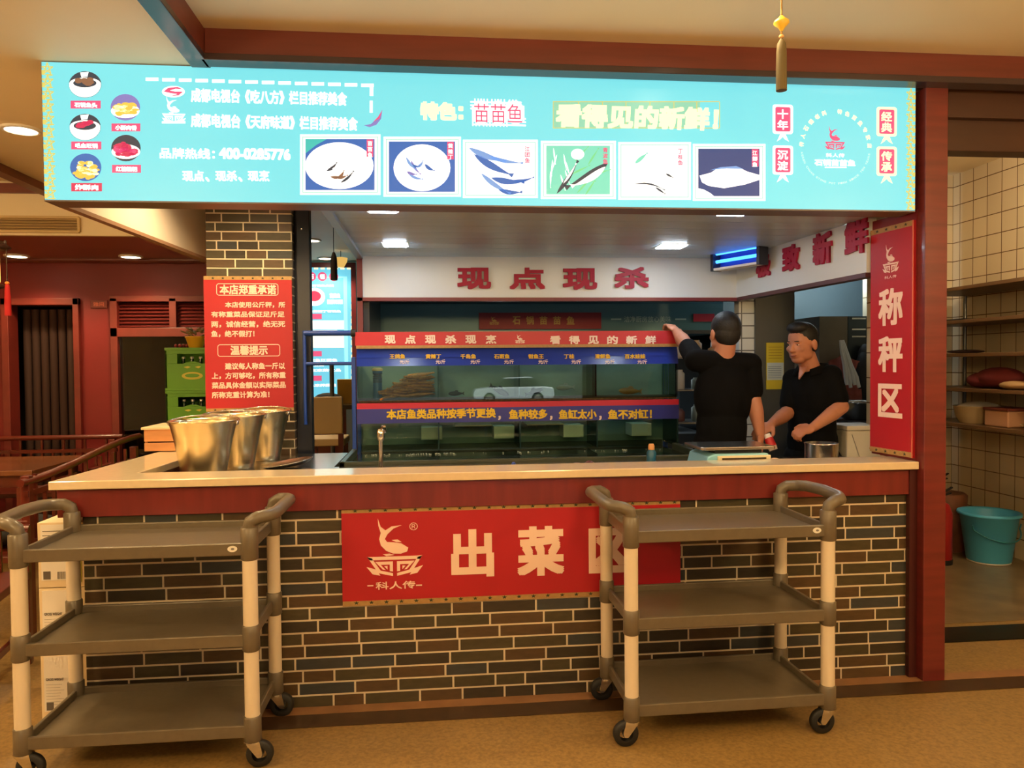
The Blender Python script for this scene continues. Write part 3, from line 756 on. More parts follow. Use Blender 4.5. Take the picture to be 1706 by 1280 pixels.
# counter banner
bx0, bx1, bz0, bz1 = -0.400, 1.070, 0.430, 0.846
bn = thing('counter_banner', 'red banner with large white lettering and fish emblem on the counter front', 'sign', (0.335, 3.24, bz0))
MB(SIGN_RED).box(bx0, bx1, 3.231, 3.2385, bz0+0.022, bz1-0.020).build('panel', bn)
mb = MB(GOLD).box(bx0, bx1, 3.233, 3.2385, bz0, bz0+0.024)
rosette_strip(mb, (bx0+0.01, 3.233, bz0+0.001), X3, Z3, bx1-bx0-0.02, 0.024, 0.031, 0.0012)
mb.build('patterned_border', bn); mb = MB(GOLD).box(bx0, bx1, 3.233, 3.2385, bz1-0.022, bz1)
rosette_strip(mb, (bx0+0.01, 3.233, bz1-0.022), X3, Z3, bx1-bx0-0.02, 0.022, 0.031, 0.0012)
mb.build('patterned_border', bn)
mb = MB(SIGN_CREAM)
for ch, r4 in (('出', (752, 883, 823, 963)), ('菜', (862, 878, 940, 961)), ('区', (981, 881, 1051, 956))): mb = MB(SIGN_CREAM); wpx(mb, ch, *r4, 3.2295, bold=0.036); mb.build('lettering', bn)
mb = MB(SIGN_CREAM)
a = P(611, 965, Y=3.2308); b = P(704, 862, Y=3.2308)
emblem(mb, a, X3, Z3, b.x-a.x, b.z-a.z, 0.001)
wpx(mb, '科人传', 626, 970, 692, 983, 3.2295, bold=0.02); wpx(mb, '一', 612, 975.5, 622, 977.5, 3.2295); wpx(mb, '一', 693, 974.5, 703, 976.5, 3.2295)
wpx(mb, '®', 682, 871, 696, 884, 3.2295)
mb.build('emblem', bn)
# notice on the brick pillar
ny = 4.585
nx0, nx1, nz0, nz1 = -1.338, -0.836, 1.186, 1.980
nt_ = thing('notice_board', 'red notice with white paragraphs fixed to the brick pillar', 'sign', (-1.087, 4.59, nz0))
MB(SIGN_RED).box(nx0, nx1, ny, ny+0.012, nz0+0.02, nz1-0.022).build('panel', nt_)
mb = MB(GOLD).box(nx0, nx1, ny+0.002, ny+0.012, nz1-0.024, nz1)
rosette_strip(mb, (nx0+0.01, ny+0.002, nz1-0.024), X3, Z3, nx1-nx0-0.02, 0.024, 0.028, 0.0012)
mb.build('patterned_border', nt_); mb = MB(GOLD).box(nx0, nx1, ny+0.002, ny+0.012, nz0, nz0+0.021)
rosette_strip(mb, (nx0+0.01, ny+0.002, nz0), X3, Z3, nx1-nx0-0.02, 0.02, 0.028, 0.0012)
mb.build('patterned_border', nt_)
mb = MB(SIGN_CREAM); Yn = ny-0.0012
def loop(mb, x0, y0, x1, y1, Y, t=0.0035, r=0.014):
    a = P(x0, y1, Y=Y); b = P(x1, y0, Y=Y)
    pts = [V((a.x+p[0], Y, a.z+p[1])) for p in rrect(b.x-a.x, b.z-a.z, r)]
    for i in range(len(pts)): mb.bar(pts[i], pts[(i+1) % len(pts)], 0.001, t, up=(0, 0, 1)) if abs(pts[i].z-pts[(i+1) % len(pts)].z) < 1e-6 else mb.bar(pts[i], pts[(i+1) % len(pts)], 0.001, t, up=(1, 0, 0))
loop(mb, 361, 473, 463, 492, Yn)
wpx(mb, '本店郑重承诺', 366, 474.5, 460, 490.5, Yn, bold=0.03)
mb.build('heading', nt_); mb = MB(SIGN_CREAM); loop(mb, 363, 574, 466, 594, Yn)
wpx(mb, '温馨提示', 384, 576, 446, 592, Yn, bold=0.03)
mb.build('heading', nt_)
for s, r4 in (('本店使用公斤秤，所', (375, 503, 475, 513)), ('有称重菜品保证足斤足', (352, 519, 474, 529)), ('两，诚信经营，绝无死', (352, 535, 475, 546)), ('鱼，绝不假打！', (352, 551, 424, 562)),
              ('建议每人称鱼一斤以', (375, 605, 475, 616)), ('上，方可够吃，所有称重', (353, 621, 476, 632)), ('菜品具体金额以实际菜品', (353, 637, 476, 648)), ('所称克重计算为准！', (353, 653, 449, 664))):
    mb = MB(SIGN_CREAM); wpx(mb, s, *r4, Yn, bold=0.03); mb.build('lettering', nt_)
# upright sign on the post
ta, tb = V((2.122, 3.51, 0)), V((2.154, 3.225, 0))
U = (tb-ta); wlen = U.length; U.normalize(); zb, zt = 1.008, 2.085
sg = thing('post_sign', 'tall upright red sign with white lettering beside the right wooden post', 'sign', (2.09, 3.37, zb))
MB(SIGN_RED).prism([(0, 0), (wlen, 0), (wlen, zt-zb), (0, zt-zb)], (ta.x, ta.y, zb), U, Z3, -0.012).build('panel', sg)
for z in (zb, zt-0.024):
    mb = MB(GOLD).prism([(0, 0), (wlen, 0), (wlen, 0.024), (0, 0.024)], (ta.x, ta.y, z), U, Z3, 0.0012)
    rosette_strip(mb, V((ta.x, ta.y, z))+U.cross(Z3)*0.0013, U, Z3, wlen, 0.023, 0.03, 0.001); mb.build('patterned_border', sg)
MB(pm('sign_backing', (120, 34, 38), 0.4)).prism([(-0.004, 0), (wlen+0.004, 0), (wlen+0.004, 1.135), (-0.004, 1.135)], V((ta.x, ta.y, zb-0.012))-U.cross(Z3)*0.013, U, Z3, -0.012).build('backing_board', sg)
mb = MB(SIGN_CREAM); nrm = U.cross(Z3)
for ch, z0_, z1_ in (('称', 1.617, 1.792), ('秤', 1.397, 1.567), ('区', 1.182, 1.342)):
    mb = MB(SIGN_CREAM); write(mb, ch, V((ta.x, ta.y, z0_))+U*0.058+nrm*0.0015, U, Z3, 0.165, z1_-z0_, 0.028); mb.build('lettering', sg)
mb = MB(SIGN_CREAM)
emblem(mb, V((ta.x, ta.y, 1.86))+U*0.085+nrm*0.0005, U, Z3, 0.11, 0.14, 0.001)
write(mb, '科人传', V((ta.x, ta.y, 1.838))+U*0.10+nrm*0.0015, U, Z3, 0.08, 0.014, 0.02)
mb.build('emblem', sg)
MB(pm('sign_edge', (206, 110, 90), 0.4)).prism([(wlen-0.006, 0.0), (wlen, 0), (wlen, zt-zb), (wlen-0.006, zt-zb)], (ta.x, ta.y, zb), U, Z3, 0.003).build('edge_strip', sg)

# raised letters on the white kitchen beams: every character is fixed singly
LET = pm('letter_red', (166, 24, 60), 0.45, spec=0.3)
def letter(ch, o, U, w, h, label, grp):
    mb = MB(LET); write(mb, ch, o, U, Z3, w, h, 0.04, depth=0.012)
    t = mb.build('wall_letter'); tag(t, label, 'letter', grp)
for ch, x0_, y0_, x1_, y1_, l in (('现', 762, 446, 818, 482, 'raised red character on the white kitchen beam, first from the left'), ('点', 849, 446, 908, 482, 'raised red character on the white kitchen beam, second from the left'),
                                 ('现', 938, 447, 995, 483, 'raised red character on the white kitchen beam, third from the left'), ('杀', 1024, 445, 1081, 481, 'raised red character on the white kitchen beam, fourth and last')):
    a = P(x0_, y1_, Y=4.91); b = P(x1_, y0_, Y=4.91)
    letter(ch, (a.x, 4.909, a.z), X3, b.x-a.x, b.z-a.z, l, 'letters on the rear kitchen beam')
for ch, xa, xb, ya, yb, l in (('极', 1262, 1285, 427, 464, 'raised red character on the side beam next to the blue insect lamp'), ('致', 1306, 1334, 412, 455, 'raised red character on the side beam, second from the corner'),
                             ('新', 1357, 1388, 392, 444, 'raised red character on the side beam, third from the corner'), ('鲜', 1410, 1449, 370, 428, 'raised red character on the side beam touching the post sign')):
    A_, D_ = V((2.022, 4.98, 0)), V((0.089, -1.45, 0)).normalized(); n_ = V((D_.y, -D_.x, 0))
    def pl(x, y):
        d = FW+RT*((x-853)/F_PX)-UP*((y-640)/F_PX); return V((0, 0, CAM_H))+d*(n_.dot(A_)/n_.dot(d))
    a, b, c = pl(xa, yb), pl(xb, (ya+yb)/2), pl(xa, ya)
    letter(ch, V((a.x, a.y, a.z))+D_.cross(Z3)*0.0125, D_, (b-a).dot(D_), c.z-a.z, l, 'letters on the side kitchen beam')

# ------------------------------------------------------------------ service carts
def make_cart(sd=1):
    t = thing('service_cart', '', 'cart', (0, 0, 0))
    hx, hy = 0.392, 0.198
    zs = (0.118, 0.448, 0.778)
    for i, z in enumerate(zs):
        mb = MB(PLASTIC_GR)
        x, y, h = hx-0.005, hy+0.012, 0.042
        mb.box(-x, x, -y, y, z+0.008, z+0.016)
        mb.box(-x, x, -y-0.006, -y+0.008, z-0.004, z+h); mb.box(-x, x, y-0.008, y+0.006, z-0.004, z+h)
        mb.box(-x-0.004, -x+0.010, -y, y, z-0.004, z+h); mb.box(x-0.010, x+0.004, -y, y, z-0.004, z+h)
        o = mb.build('shelf', t, bev=0.004)
    for sx in (-1, 1):
        for sy in (-1, 1):
            x, y = sx*hx, sy*hy
            for i, z in enumerate(zs):
                c = MB(PLASTIC_GR).lathe((x, y, z), [(0.0275, -0.022), (0.031, -0.018), (0.031, 0.068 if i < 2 else 0.092), (0.027, 0.072 if i < 2 else 0.096)], 18)
                c.build('corner_socket', t)
            for z in zs[:2]:
                MB(POST_MAT).cyl((x, y, z+0.06), (x, y, z+0.325), 0.0262, n=20).build('post', t)
    for sx in (-1, 1):     # moulded handle: rises from both end posts and bows outward
        pts = [(sx*hx, -hy, 0.865), (sx*(hx+0.004), -hy, 0.892), (sx*(hx+0.030), -hy+0.004, 0.906), (sx*(hx+0.066), -hy+0.028, 0.909), (sx*(hx+0.082), -hy+0.07, 0.913),
               (sx*(hx+0.086), 0, 0.917), (sx*(hx+0.082), hy-0.07, 0.913), (sx*(hx+0.066), hy-0.028, 0.909), (sx*(hx+0.030), hy-0.004, 0.906), (sx*(hx+0.004), hy, 0.892), (sx*hx, hy, 0.865)]
        sm = []
        for i in range(len(pts)-1):
            a, b = V(pts[i]), V(pts[i+1]); sm += [a, a.lerp(b, .5)]
        sm.append(V(pts[-1]))
        MB(PLASTIC_GR).tube(sm, 0.0235, 14).build('handle', t)
    for sx in (-1, 1):
        for sy in (-1, 1):
            x, y = sx*hx, sy*hy
            ca = MB(CHROME)
            ca.cyl((x, y, 0.098), (x, y, 0.112), 0.022, n=16).cyl((x, y, 0.09), (x, y, 0.098), 0.03, n=16)
            wx = x+0.024*sd
            for s in (-1, 1):
                ca.prism([(u*sd, w) for u, w in ((-0.028, 0.004), (0.026, 0.004), (0.036, -0.042), (0.032, -0.054), (0.018, -0.056), (0.010, -0.046))], (x, y+s*0.019+0.0015, 0.094), X3, Z3, -0.003)
            co = ca.build('caster', t)
            w = MB(RUBBER); n = 24
            prof = [(0.026, -0.014), (0.044, -0.014), (0.0485, -0.008), (0.0485, 0.008), (0.044, 0.014), (0.026, 0.014)]
            vs = []
            for r, q in prof: vs += [V((wx+r*cos(2*pi*i/n), y+q, 0.0485+r*sin(2*pi*i/n))) for i in range(n)]
            w.add(vs, [(k*n+i, k*n+(i+1) % n, (k+1)*n+(i+1) % n, (k+1)*n+i) for k in range(5) for i in range(n)], True)
            w.use(STEEL_DK).cyl((wx, y-0.013, 0.0485), (wx, y+0.013, 0.0485), 0.014, n=18)
            w.build('wheel', co, recalc=True)
    mb = MB(WHITE); mb.prism(ellp(0, 0, 0.017, 0.011), (hx-0.055, -hy-0.0185, 0.80), X3, Z3, 0.001)
    mb.use(pm('sticker_grey', (120, 116, 112), 0.5)); mb.prism(ellp(0.001, 0, 0.006, 0.004), (hx-0.055, -hy-0.0195, 0.80), X3, Z3, 0.0006)
    mb.build('sticker', t)
    return t
cart = make_cart()
cart2 = make_cart(-1); cart2.location = (1.117, 2.976, 0); cart2.rotation_euler = (0, 0, radians(0.6)); tag(cart2, 'grey brown three tier service cart at the right in front of the red banner', None, 'service carts')
cart.location = (-1.063, 2.984, 0); cart['label'] = 'grey brown three tier service cart at the left beside the white cartons'; cart['group'] = 'service carts'

# ------------------------------------------------------------------ fish tank rack
TY = 4.60
tk = thing('fish_tank', 'glass fish tank rack with red header, blue price strip and lower pool', 'fish tank', (0.53, 4.7, 0))
tx0, tx1 = -0.468, 1.512
AQ = glassm('tank_glass', (0.80, 0.90, 0.86), 1.52)
HDR = pm('header_red', (196, 42, 58), 0.4)
TBLUE = pm('strip_blue', (34, 58, 160), 0.2)
BANDB = pm('band_blue', (52, 56, 140), 0.35)
YELL = pm('strip_yellow', (236, 196, 40), 0.45)
LETW = pm('lettering_white', (246, 226, 214), 0.5)
MB(HDR).box(tx0-0.006, tx1-0.01, TY+0.002, TY+0.012, 1.569, 1.650).build('header', tk)
for i, ch in enumerate('现点现杀现烹看得见的新鲜'):
    c = 650+i*33.6 if i < 6 else 925+(i-6)*31.8
    mb = MB(LETW); wpx(mb, ch, c-9, 558.5+(i > 5), c+9, 573+.5*(i > 5), TY+0.001, bold=0.04); mb.build('header_lettering', tk)
mb = MB(LETW)
a = P(858, 573, Y=TY); b = P(875, 557, Y=TY); emblem(mb, (a.x, TY+0.0018, a.z), X3, Z3, b.x-a.x, b.z-a.z, 0.001)
mb.build('header_mark', tk)
mb = MB(GOLD).box(tx0, tx1, TY+0.001, TY+0.012, 1.551, 1.569); mb.build('gold_trim', tk)
# price strip: two glossy facets leaning back so they catch the ceiling panels
mb = MB(TBLUE)
mb.add([(tx0, TY+0.006, 1.496), (tx1, TY+0.006, 1.496), (tx1, TY+0.024, 1.551), (tx0, TY+0.024, 1.551), (tx0, TY+0.045, 1.496), (tx1, TY+0.045, 1.496), (tx1, TY+0.045, 1.551), (tx0, TY+0.045, 1.551)],
       [(0,1,2,3),(4,7,6,5),(0,4,5,1),(2,6,7,3),(0,3,7,4),(1,5,6,2)])
mb.add([(tx0, TY-0.004, 1.445), (tx1, TY-0.004, 1.445), (tx1, TY+0.010, 1.496), (tx0, TY+0.010, 1.496), (tx0, TY+0.045, 1.445), (tx1, TY+0.045, 1.445), (tx1, TY+0.045, 1.496), (tx0, TY+0.045, 1.496)],
       [(0,1,2,3),(4,7,6,5),(0,4,5,1),(2,6,7,3),(0,3,7,4),(1,5,6,2)])
mb.build('price_strip', tk)
for cx, s in zip((662, 722, 780, 836, 893, 948, 1004, 1058), ('王鸽鱼', '黄辣丁', '千岛鱼', '石斑鱼', '钳鱼王', '丁桂', '清鲜鱼', '百水娃娃')):
    w_ = 4.3*len(s); mb = MB(YELL); wpx(mb, s, cx-w_, 590, cx+w_, 598, TY+0.001, bold=0.03)
    mb.use(LETW); wpx(mb, '元/斤', cx+4, 599.5, cx+20, 606.5, TY-0.006, bold=0.02); mb.build('price_lettering', tk)
for x in (tx0+0.004, 0.018, 0.515, 0.995, tx1-0.004):
    MB(AQ).box(x-0.004, x+0.004, TY+0.03, TY+0.31, 1.235, 1.445).build('divider', tk)
MB(AQ).box(tx0, tx1, TY+0.012, TY+0.02, 1.235, 1.445).build('front_glass', tk)
MB(pm('tank_back', (112, 136, 122), 0.4, var=0.35, scale=(3, 1, 6))).box(tx0, tx1, TY+0.312, TY+0.32, 0.93, 1.56).build('back_panel', tk)
MB(em('tank_fill_glow', (225, 255, 235), 3.0)).box(tx0+0.05, tx1-0.05, TY+0.06, TY+0.075, 1.50, 1.51).build('fill_strip', tk)  # glow strip added out of sight behind the price strip, lightens the tank
MB(MATS['tank_fill_glow']).box(tx0+0.05, tx1-0.05, TY+0.10, TY+0.112, 1.152, 1.160).build('fill_strip', tk)  # second added glow strip, hidden under the shelf, lightens the lower tier
MB(pm('tank_gravel', (84, 66, 40), 0.8, var=0.5, scale=(70, 70, 70), bump=0.6)).box(tx0+0.008, tx1-0.008, TY+0.021, TY+0.311, 1.225, 1.240).build('gravel', tk)
MB(pm('trim_crimson', (196, 40, 66), 0.4)).box(tx0, tx1+0.004, TY-0.001, TY+0.012, 1.188, 1.222).build('red_trim', tk)
MB(BANDB).box(tx0, tx1+0.004, TY-0.001, TY+0.012, 1.100, 1.188).build('notice_band', tk)
for s, xa, xb in (('本店鱼类品种按季节更换', 644, 826), ('鱼种较多', 848, 912), ('鱼缸太小', 931, 994), ('鱼不对缸！', 1013, 1086)):
    mb = MB(YELL); wpx(mb, s, xa, 682.5, xb, 699, TY-0.0025, bold=0.035); mb.build('notice_lettering', tk)
for x in (830, 916, 998):
    mb = MB(LETW); wpx(mb, '，', x, 693, x+4.5, 700, TY-0.0025, bold=0.03); mb.build('comma', tk)
MB(pm('tier_floor', (70, 80, 80), 0.4)).box(tx0, tx1, TY+0.013, TY+0.31, 1.165, 1.185).build('tier_shelf', tk)
# lower tier and the pool in front of it
GREEN = glassm('pool_glass', (0.55, 0.68, 0.58), 1.52)
MB(AQ).box(tx0, tx1, TY+0.004, TY+0.012, 0.93, 1.100).build('lower_glass', tk)
for x in (0.018, 0.515, 0.995, tx1-0.004): MB(pm('glass_edge_dark', (30, 52, 52), 0.15)).box(x-0.004, x+0.004, TY+0.0, TY+0.30, 0.93, 1.100).build('lower_divider', tk)
POOL = pm('pool_wall', (52, 60, 46), 0.3, var=0.3, scale=(6, 6, 6))
mb = MB(POOL)
px0_, px1_ = -0.50, 1.50
mb.box(px0_, px0_+0.03, 3.97, TY, 0.40, 0.95).box(px1_-0.03, px1_, 3.97, TY, 0.40, 0.95).box(px0_, px1_, 3.97, 4.0, 0.40, 0.95).box(px0_, px1_, 3.97, TY+0.31, 0.38, 0.42).box(px0_, px1_, TY+0.30, TY+0.311, 0.4, 0.94)
mb.build('pool', tk, bev=0.004)
wat = pm('pool_water', (36, 46, 34), 0.04, var=0.3, scale=(9, 9, 9), bump=0.15)
MB(wat).box(px0_+0.03, px1_-0.03, 4.0, TY+0.3, 0.895, 0.91).build('water', tk)
mb = MB(pm('foam', (150, 160, 146), 0.3)); rng = random.Random(9)
for i in range(110):
    x = rng.uniform(-0.42, 0.12) if i < 80 else rng.choice((rng.uniform(0.5, 0.7), rng.uniform(1.0, 1.4), rng.uniform(-.4, 1.4)))
    mb.ell((x, TY-rng.uniform(0.005, 0.07), 0.913), [rng.uniform(0.002, 0.0055)]*3, 7, 5)
fo = mb.build('foam_bubbles', tk); fo['kind'] = 'stuff'
for x in (-0.02, 0.43, 0.87, 1.31):
    MB(pm('filter_pale', (196, 206, 190), 0.5)).box(x-0.07, x+0.06, TY+0.10, TY+0.26, 0.985, 1.065).build('filter_box', tk, bev=0.004)
for x in (0.23, 0.68): MB(pm('ledge_pale', (170, 160, 130), 0.3)).box(x-0.11, x+0.12, TY+0.08, TY+0.28, 1.068, 1.074).build('glass_ledge', tk)
mb = MB(BLUE_TUBE)
for x in (tx0-0.018, tx1+0.012):
    if x < 0: mb.box(x-0.012, x+0.012, TY+0.0, TY+0.03, 0.02, 1.50)
mb.box(tx0-0.03, tx0-0.006, TY+0.29, TY+0.32, 0.02, 1.5).box(tx1, tx1+0.024, TY+0.29, TY+0.32, 0.02, 1.5)
mb.build('frame_post', tk, bev=0.003)
mb = MB(BLUE_TUBE).cyl((-0.775, TY+0.015, 1.645), (tx0-0.01, TY+0.015, 1.645), 0.016, n=14); mb.build('frame_rail', tk)
mb = MB(BLUE_TUBE).cyl((-0.765, TY+0.015, 1.463), (tx0-0.01, TY+0.015, 1.463), 0.011, n=12); mb.build('frame_rail', tk)
mb = MB(BLUE_TUBE).cyl((-0.773, TY+0.015, 1.10), (-0.773, TY+0.015, 1.66), 0.010, n=12); mb.build('frame_rail', tk)
mb = MB(RUBBER).cyl((tx0-0.03, TY+0.015, 1.645), (tx0-0.004, TY+0.015, 1.645), 0.022, n=14); mb.build('rail_cap', tk)
mb = MB(pm('pump_blue', (38, 92, 140), 0.35)); mb.lathe((-0.355, TY+0.14, 1.24), [(0.026, 0), (0.028, 0.01), (0.028, 0.13), (0.022, 0.14), (0.022, 0.155), (0.03, 0.16), (0.03, 0.175), (0.01, 0.182)], 16)
mb.use(pm('pump_dark', (48, 46, 50), 0.4))
for k in range(5): mb.lathe((-0.355, TY+0.14, 1.345+k*0.012), [(0.0285, 0), (0.0295, 0.003), (0.0285, 0.006)], 16)
mb.use(pm('pump_cap', (224, 180, 110), 0.4)).lathe((-0.355, TY+0.14, 1.416), [(0.032, 0), (0.034, 0.012), (0.02, 0.02)], 16)
mb.build('filter_pump', tk)
# brown loaches heaped in the first compartment
LO = pm('loach_brown', (196, 128, 52), 0.35, var=0.35, scale=(60, 60, 60))
def loach_mesh(seed):
    r = random.Random(seed); b1, b2 = r.uniform(-.03, .03), r.uniform(-.02, .02)
    pts = [(-0.085+0.17*i/9, b1*sin(pi*i/9)+b2*sin(2*pi*i/9), 0) for i in range(10)]
    rad = [0.0035+0.0065*sin(pi*min(1, (i+1.2)/9.5)) for i in range(10)]
    return MB(LO).tube(pts, 0.008, 8, radii=rad)
rng = random.Random(21); lo_ = [None]*3
for k in range(3):
    o = loach_mesh(k).build('loach'); lo_[k] = o
    o['label'] = 'thin brown loach lying in the heap in the first tank compartment'; o['category'] = 'fish'; o['group'] = 'loaches in the first tank'
for i in range(84):
    o = lo_[i] if i < 3 else lo_[i % 3].copy()
    if i >= 3: COL.objects.link(o)
    u = rng.random()
    xx = -0.29+0.24*u+rng.uniform(0, .05); zmax = 1.262+0.16*max(0, (xx+0.32)/0.30)**1.1
    lay = (i % 12)/12
    o.location = (min(xx, -0.09), TY+0.05+rng.uniform(0, .2), 1.25+(zmax-1.25)*lay)
    o.rotation_euler = (rng.uniform(-.3, .3), rng.uniform(-.25, .12), rng.uniform(-.7, .7))
# single fish hanging in the clear compartments
def fish(loc, L, rz, tilt, mat, label):
    t = thing('fish', label, 'fish', loc, 'fish in the upper tank')
    prof = [(-0.5, 0.02), (-0.42, 0.09), (-0.28, 0.135), (-0.08, 0.15), (0.12, 0.12), (0.30, 0.07), (0.40, 0.04)]
    mb = MB(mat); n = 12; vs = []
    for x, r in prof: vs += [V((loc[0]+x*L, loc[1]+r*L*0.55*cos(2*pi*i/n), loc[2]+r*L*sin(2*pi*i/n))) for i in range(n)]
    mb.add(vs, [(k*n+i, k*n+(i+1) % n, (k+1)*n+(i+1) % n, (k+1)*n+i) for k in range(6) for i in range(n)], True)
    mb.add(vs[:n], [list(range(n))[::-1]]); mb.add(vs[-n:], [list(range(n))]); mb.build('body', t)
    MB(mat).prism([(0.38*L, -0.035*L), (0.38*L, 0.035*L), (0.52*L, 0.13*L), (0.48*L, 0), (0.52*L, -0.13*L)], (loc[0], loc[1]+0.002, loc[2]), X3, Z3, 0.004).build('tail_fin', t)
    MB(mat).prism([(-0.12*L, 0.13*L), (0.14*L, 0.10*L), (0.10*L, 0.20*L), (-0.04*L, 0.22*L)], (loc[0], loc[1]+0.002, loc[2]), X3, Z3, 0.004).build('dorsal_fin', t)
    t.rotation_euler = (0, tilt, rz)
FD = pm('fish_dark', (34, 38, 40), 0.3); FO = pm('fish_ochre', (150, 112, 60), 0.3); FS = pm('fish_silver', (140, 146, 140), 0.25)
for x, z, L, rz, tl, m, lab in ((0.40, 1.285, 0.14, 3.3, -.5, FD, 'dark fish tilted upward left of the tank divider at centre'), (0.13, 1.27, 0.10, .2, 0, FD, 'dark fish low in the second tank compartment at its left end'),
                               (0.62, 1.275, 0.12, 2.9, .3, FD, 'dark fish low in the third tank compartment'), (0.82, 1.30, 0.13, .3, 0, FS, 'silvery fish in the third tank compartment'),
                               (1.24, 1.272, 0.15, 0, .05, FO, 'ochre fish resting low in the last tank compartment')):
    fish((x, TY+0.13, z), L, rz, tl, m, lab)

# ------------------------------------------------------------------ on the bench and worktop
tp = thing('tap', 'chrome tap rising at the front of the dark fish pool', 'tap', (-0.262, 3.62, 0.93))
mb = MB(CHROME).lathe((-0.262, 3.62, 0.93), [(0.026, 0), (0.026, 0.012), (0.014, 0.018)], 16).cyl((-0.262, 3.62, 0.94), (-0.259, 3.62, 1.10), 0.0105, n=14); mb.build('riser', tp)
mb = MB(CHROME).lathe((-0.259, 3.62, 1.095), [(0.015, 0), (0.018, 0.012), (0.018, 0.045), (0.012, 0.055)], 14); mb.build('valve', tp)
mb = MB(CHROME).tube([(-0.259, 3.62, 1.13), (-0.255, 3.66, 1.155), (-0.25, 3.72, 1.15), (-0.248, 3.76, 1.125)], 0.009, 10); mb.build('spout', tp)
mb = MB(CHROME).bar((-0.259, 3.62, 1.148), (-0.24, 3.585, 1.162), 0.012, 0.007); mb.build('lever', tp)
sx, sy, sz = 1.417, 3.565, 0.93
sc = thing('weighing_scale', 'light blue weighing scale with steel pan behind the counter ledge', 'scale', (sx, sy, sz))
SBL = pm('scale_blue', (146, 212, 240), 0.35); SCR = pm('scale_cream', (232, 222, 190), 0.4)
mb = MB(SBL).prism([(-0.165, 0), (0.165, 0), (0.165, 0.06), (0.15, 0.088), (-0.11, 0.088), (-0.145, 0.075)], (sx, sy+0.13, sz), X3, Z3, 0.26); mb.build('housing', sc, bev=0.006)
mb = MB(SCR).box(sx-0.10, sx+0.16, sy-0.140, sy-0.128, sz+0.03, sz+0.080); mb.build('front_panel', sc, bev=0.004)
mb = MB(pm('scale_window', (66, 52, 32), 0.2)).box(sx-0.08, sx+0.135, sy-0.1430, sy-0.139, sz+0.038, sz+0.070); mb.build('display', sc)
mb = MB(BLACK).box(sx-0.10, sx+0.13, sy-0.10, sy+0.10, sz+0.088, sz+0.106); mb.build('pan_support', sc)
mb = MB(STEEL).prism(rrect(0.37, 0.26, 0.02), (sx-0.178, sy-0.13, sz+0.106), X3, Y3, 0.014); mb.build('pan', sc, bev=0.003)
# metal bowl and cloth at the right
mb = MB(STEEL).lathe((1.93, 3.62, 0.93), [(0.078, 0), (0.080, 0.004), (0.080, 0.105), (0.083, 0.110), (0.078, 0.112), (0.075, 0.02), (0.001, 0.012)], 32, close=False)
o = mb.build('steel_pot'); tag(o, 'small round steel pot behind the right end of the counter', 'pot')
mb = MB(BLACK).box(2.02, 2.11, 3.62, 3.80, 0.93, 0.955); o = mb.build('black_tray', bev=0.004); tag(o, 'flat black tray beside the steel pot', 'tray')
mb = MB(pm('cloth_pink', (236, 204, 184), 0.9)); rng = random.Random(4)
for i in range(7): mb.ell((1.64+rng.uniform(-.035, .035), 3.46+rng.uniform(-.02, .02), 0.945+rng.uniform(0, .03)), (0.03, 0.025, rng.uniform(.01, .022)), 12, 8)
o = mb.build('wiping_cloth'); tag(o, 'crumpled pale pink cloth right of the scale', 'cloth')
mb = MB(pm('meat_dark', (92, 46, 40), 0.35, var=0.4, scale=(40, 40, 40)))
for i in range(16): mb.ell((0.56+rng.uniform(0, .2), 3.47+rng.uniform(-.02, .04), 0.955+rng.uniform(0, .028)), (rng.uniform(.015, .035), 0.022, rng.uniform(.008, .016)), 12, 8, U=(cos(i), sin(i), 0), Vv=(-sin(i), cos(i), 0))
o = mb.build('fish_offal'); tag(o, 'dark heap of gutted fish scraps on the bench before the tank', 'scraps', kind='stuff')
bt = thing('spray_bottle', 'small bottle with orange top and blue base by the tank pool', 'bottle', (1.10, 3.78, 0.93))
MB(pm('bottle_blue', (24, 92, 122), 0.3)).lathe((1.10, 3.78, 0.93), [(0.022, 0), (0.024, 0.01), (0.024, 0.06), (0.016, 0.075)], 18).build('body', bt)
MB(pm('bottle_orange', (226, 160, 96), 0.4)).lathe((1.10, 3.78, 1.005), [(0.016, 0), (0.016, 0.02), (0.012, 0.03)], 16).build('cap', bt)
mb = MB(pm('tap_blue', (30, 70, 180), 0.3)).lathe((0.37, 3.60, 0.93), [(0.010, 0), (0.012, 0.02), (0.008, 0.032), (0.012, 0.04), (0.006, 0.05)], 12); o = mb.build('blue_stopper'); tag(o, 'tiny blue stopper standing at the bench edge before the pool', 'stopper')

# ------------------------------------------------------------------ tapering metal pails on the left bench
def pail(loc, label):
    t = thing('ice_pail', label, 'bucket', loc, 'metal pails on the left bench')
    x, y, z = loc
    MB(PAIL).lathe(loc, [(0.0001, 0.012), (0.088, 0.010), (0.092, 0.0), (0.096, 0.002), (0.100, 0.03), (0.128, 0.18), (0.148, 0.262), (0.153, 0.268), (0.153, 0.273), (0.147, 0.273), (0.143, 0.262), (0.122, 0.17), (0.094, 0.02), (0.0001, 0.016)], 40, close=False).build('body', t)
    pts = [(x-0.150*cos(radians(a)), y+0.135*0.4*sin(radians(a))*1.2, z+0.266+0.018*sin(radians(a))-0.055*sin(radians(a))**2*0) for a in range(0, 181, 12)]
    MB(STEEL).tube([(x-0.158, y-0.01, z+0.262)]+[(x-0.16*cos(radians(a)), y+0.13*sin(radians(a)), z+0.268+0.02*sin(radians(a))) for a in range(0, 181, 12)], 0.0035, 8).build('bail_handle', t)
    for s in (-1, 1): MB(STEEL).ell((x+s*0.152, y, z+0.258), (0.008, 0.012, 0.012), 10, 8).build('handle_lug', t)
    return t
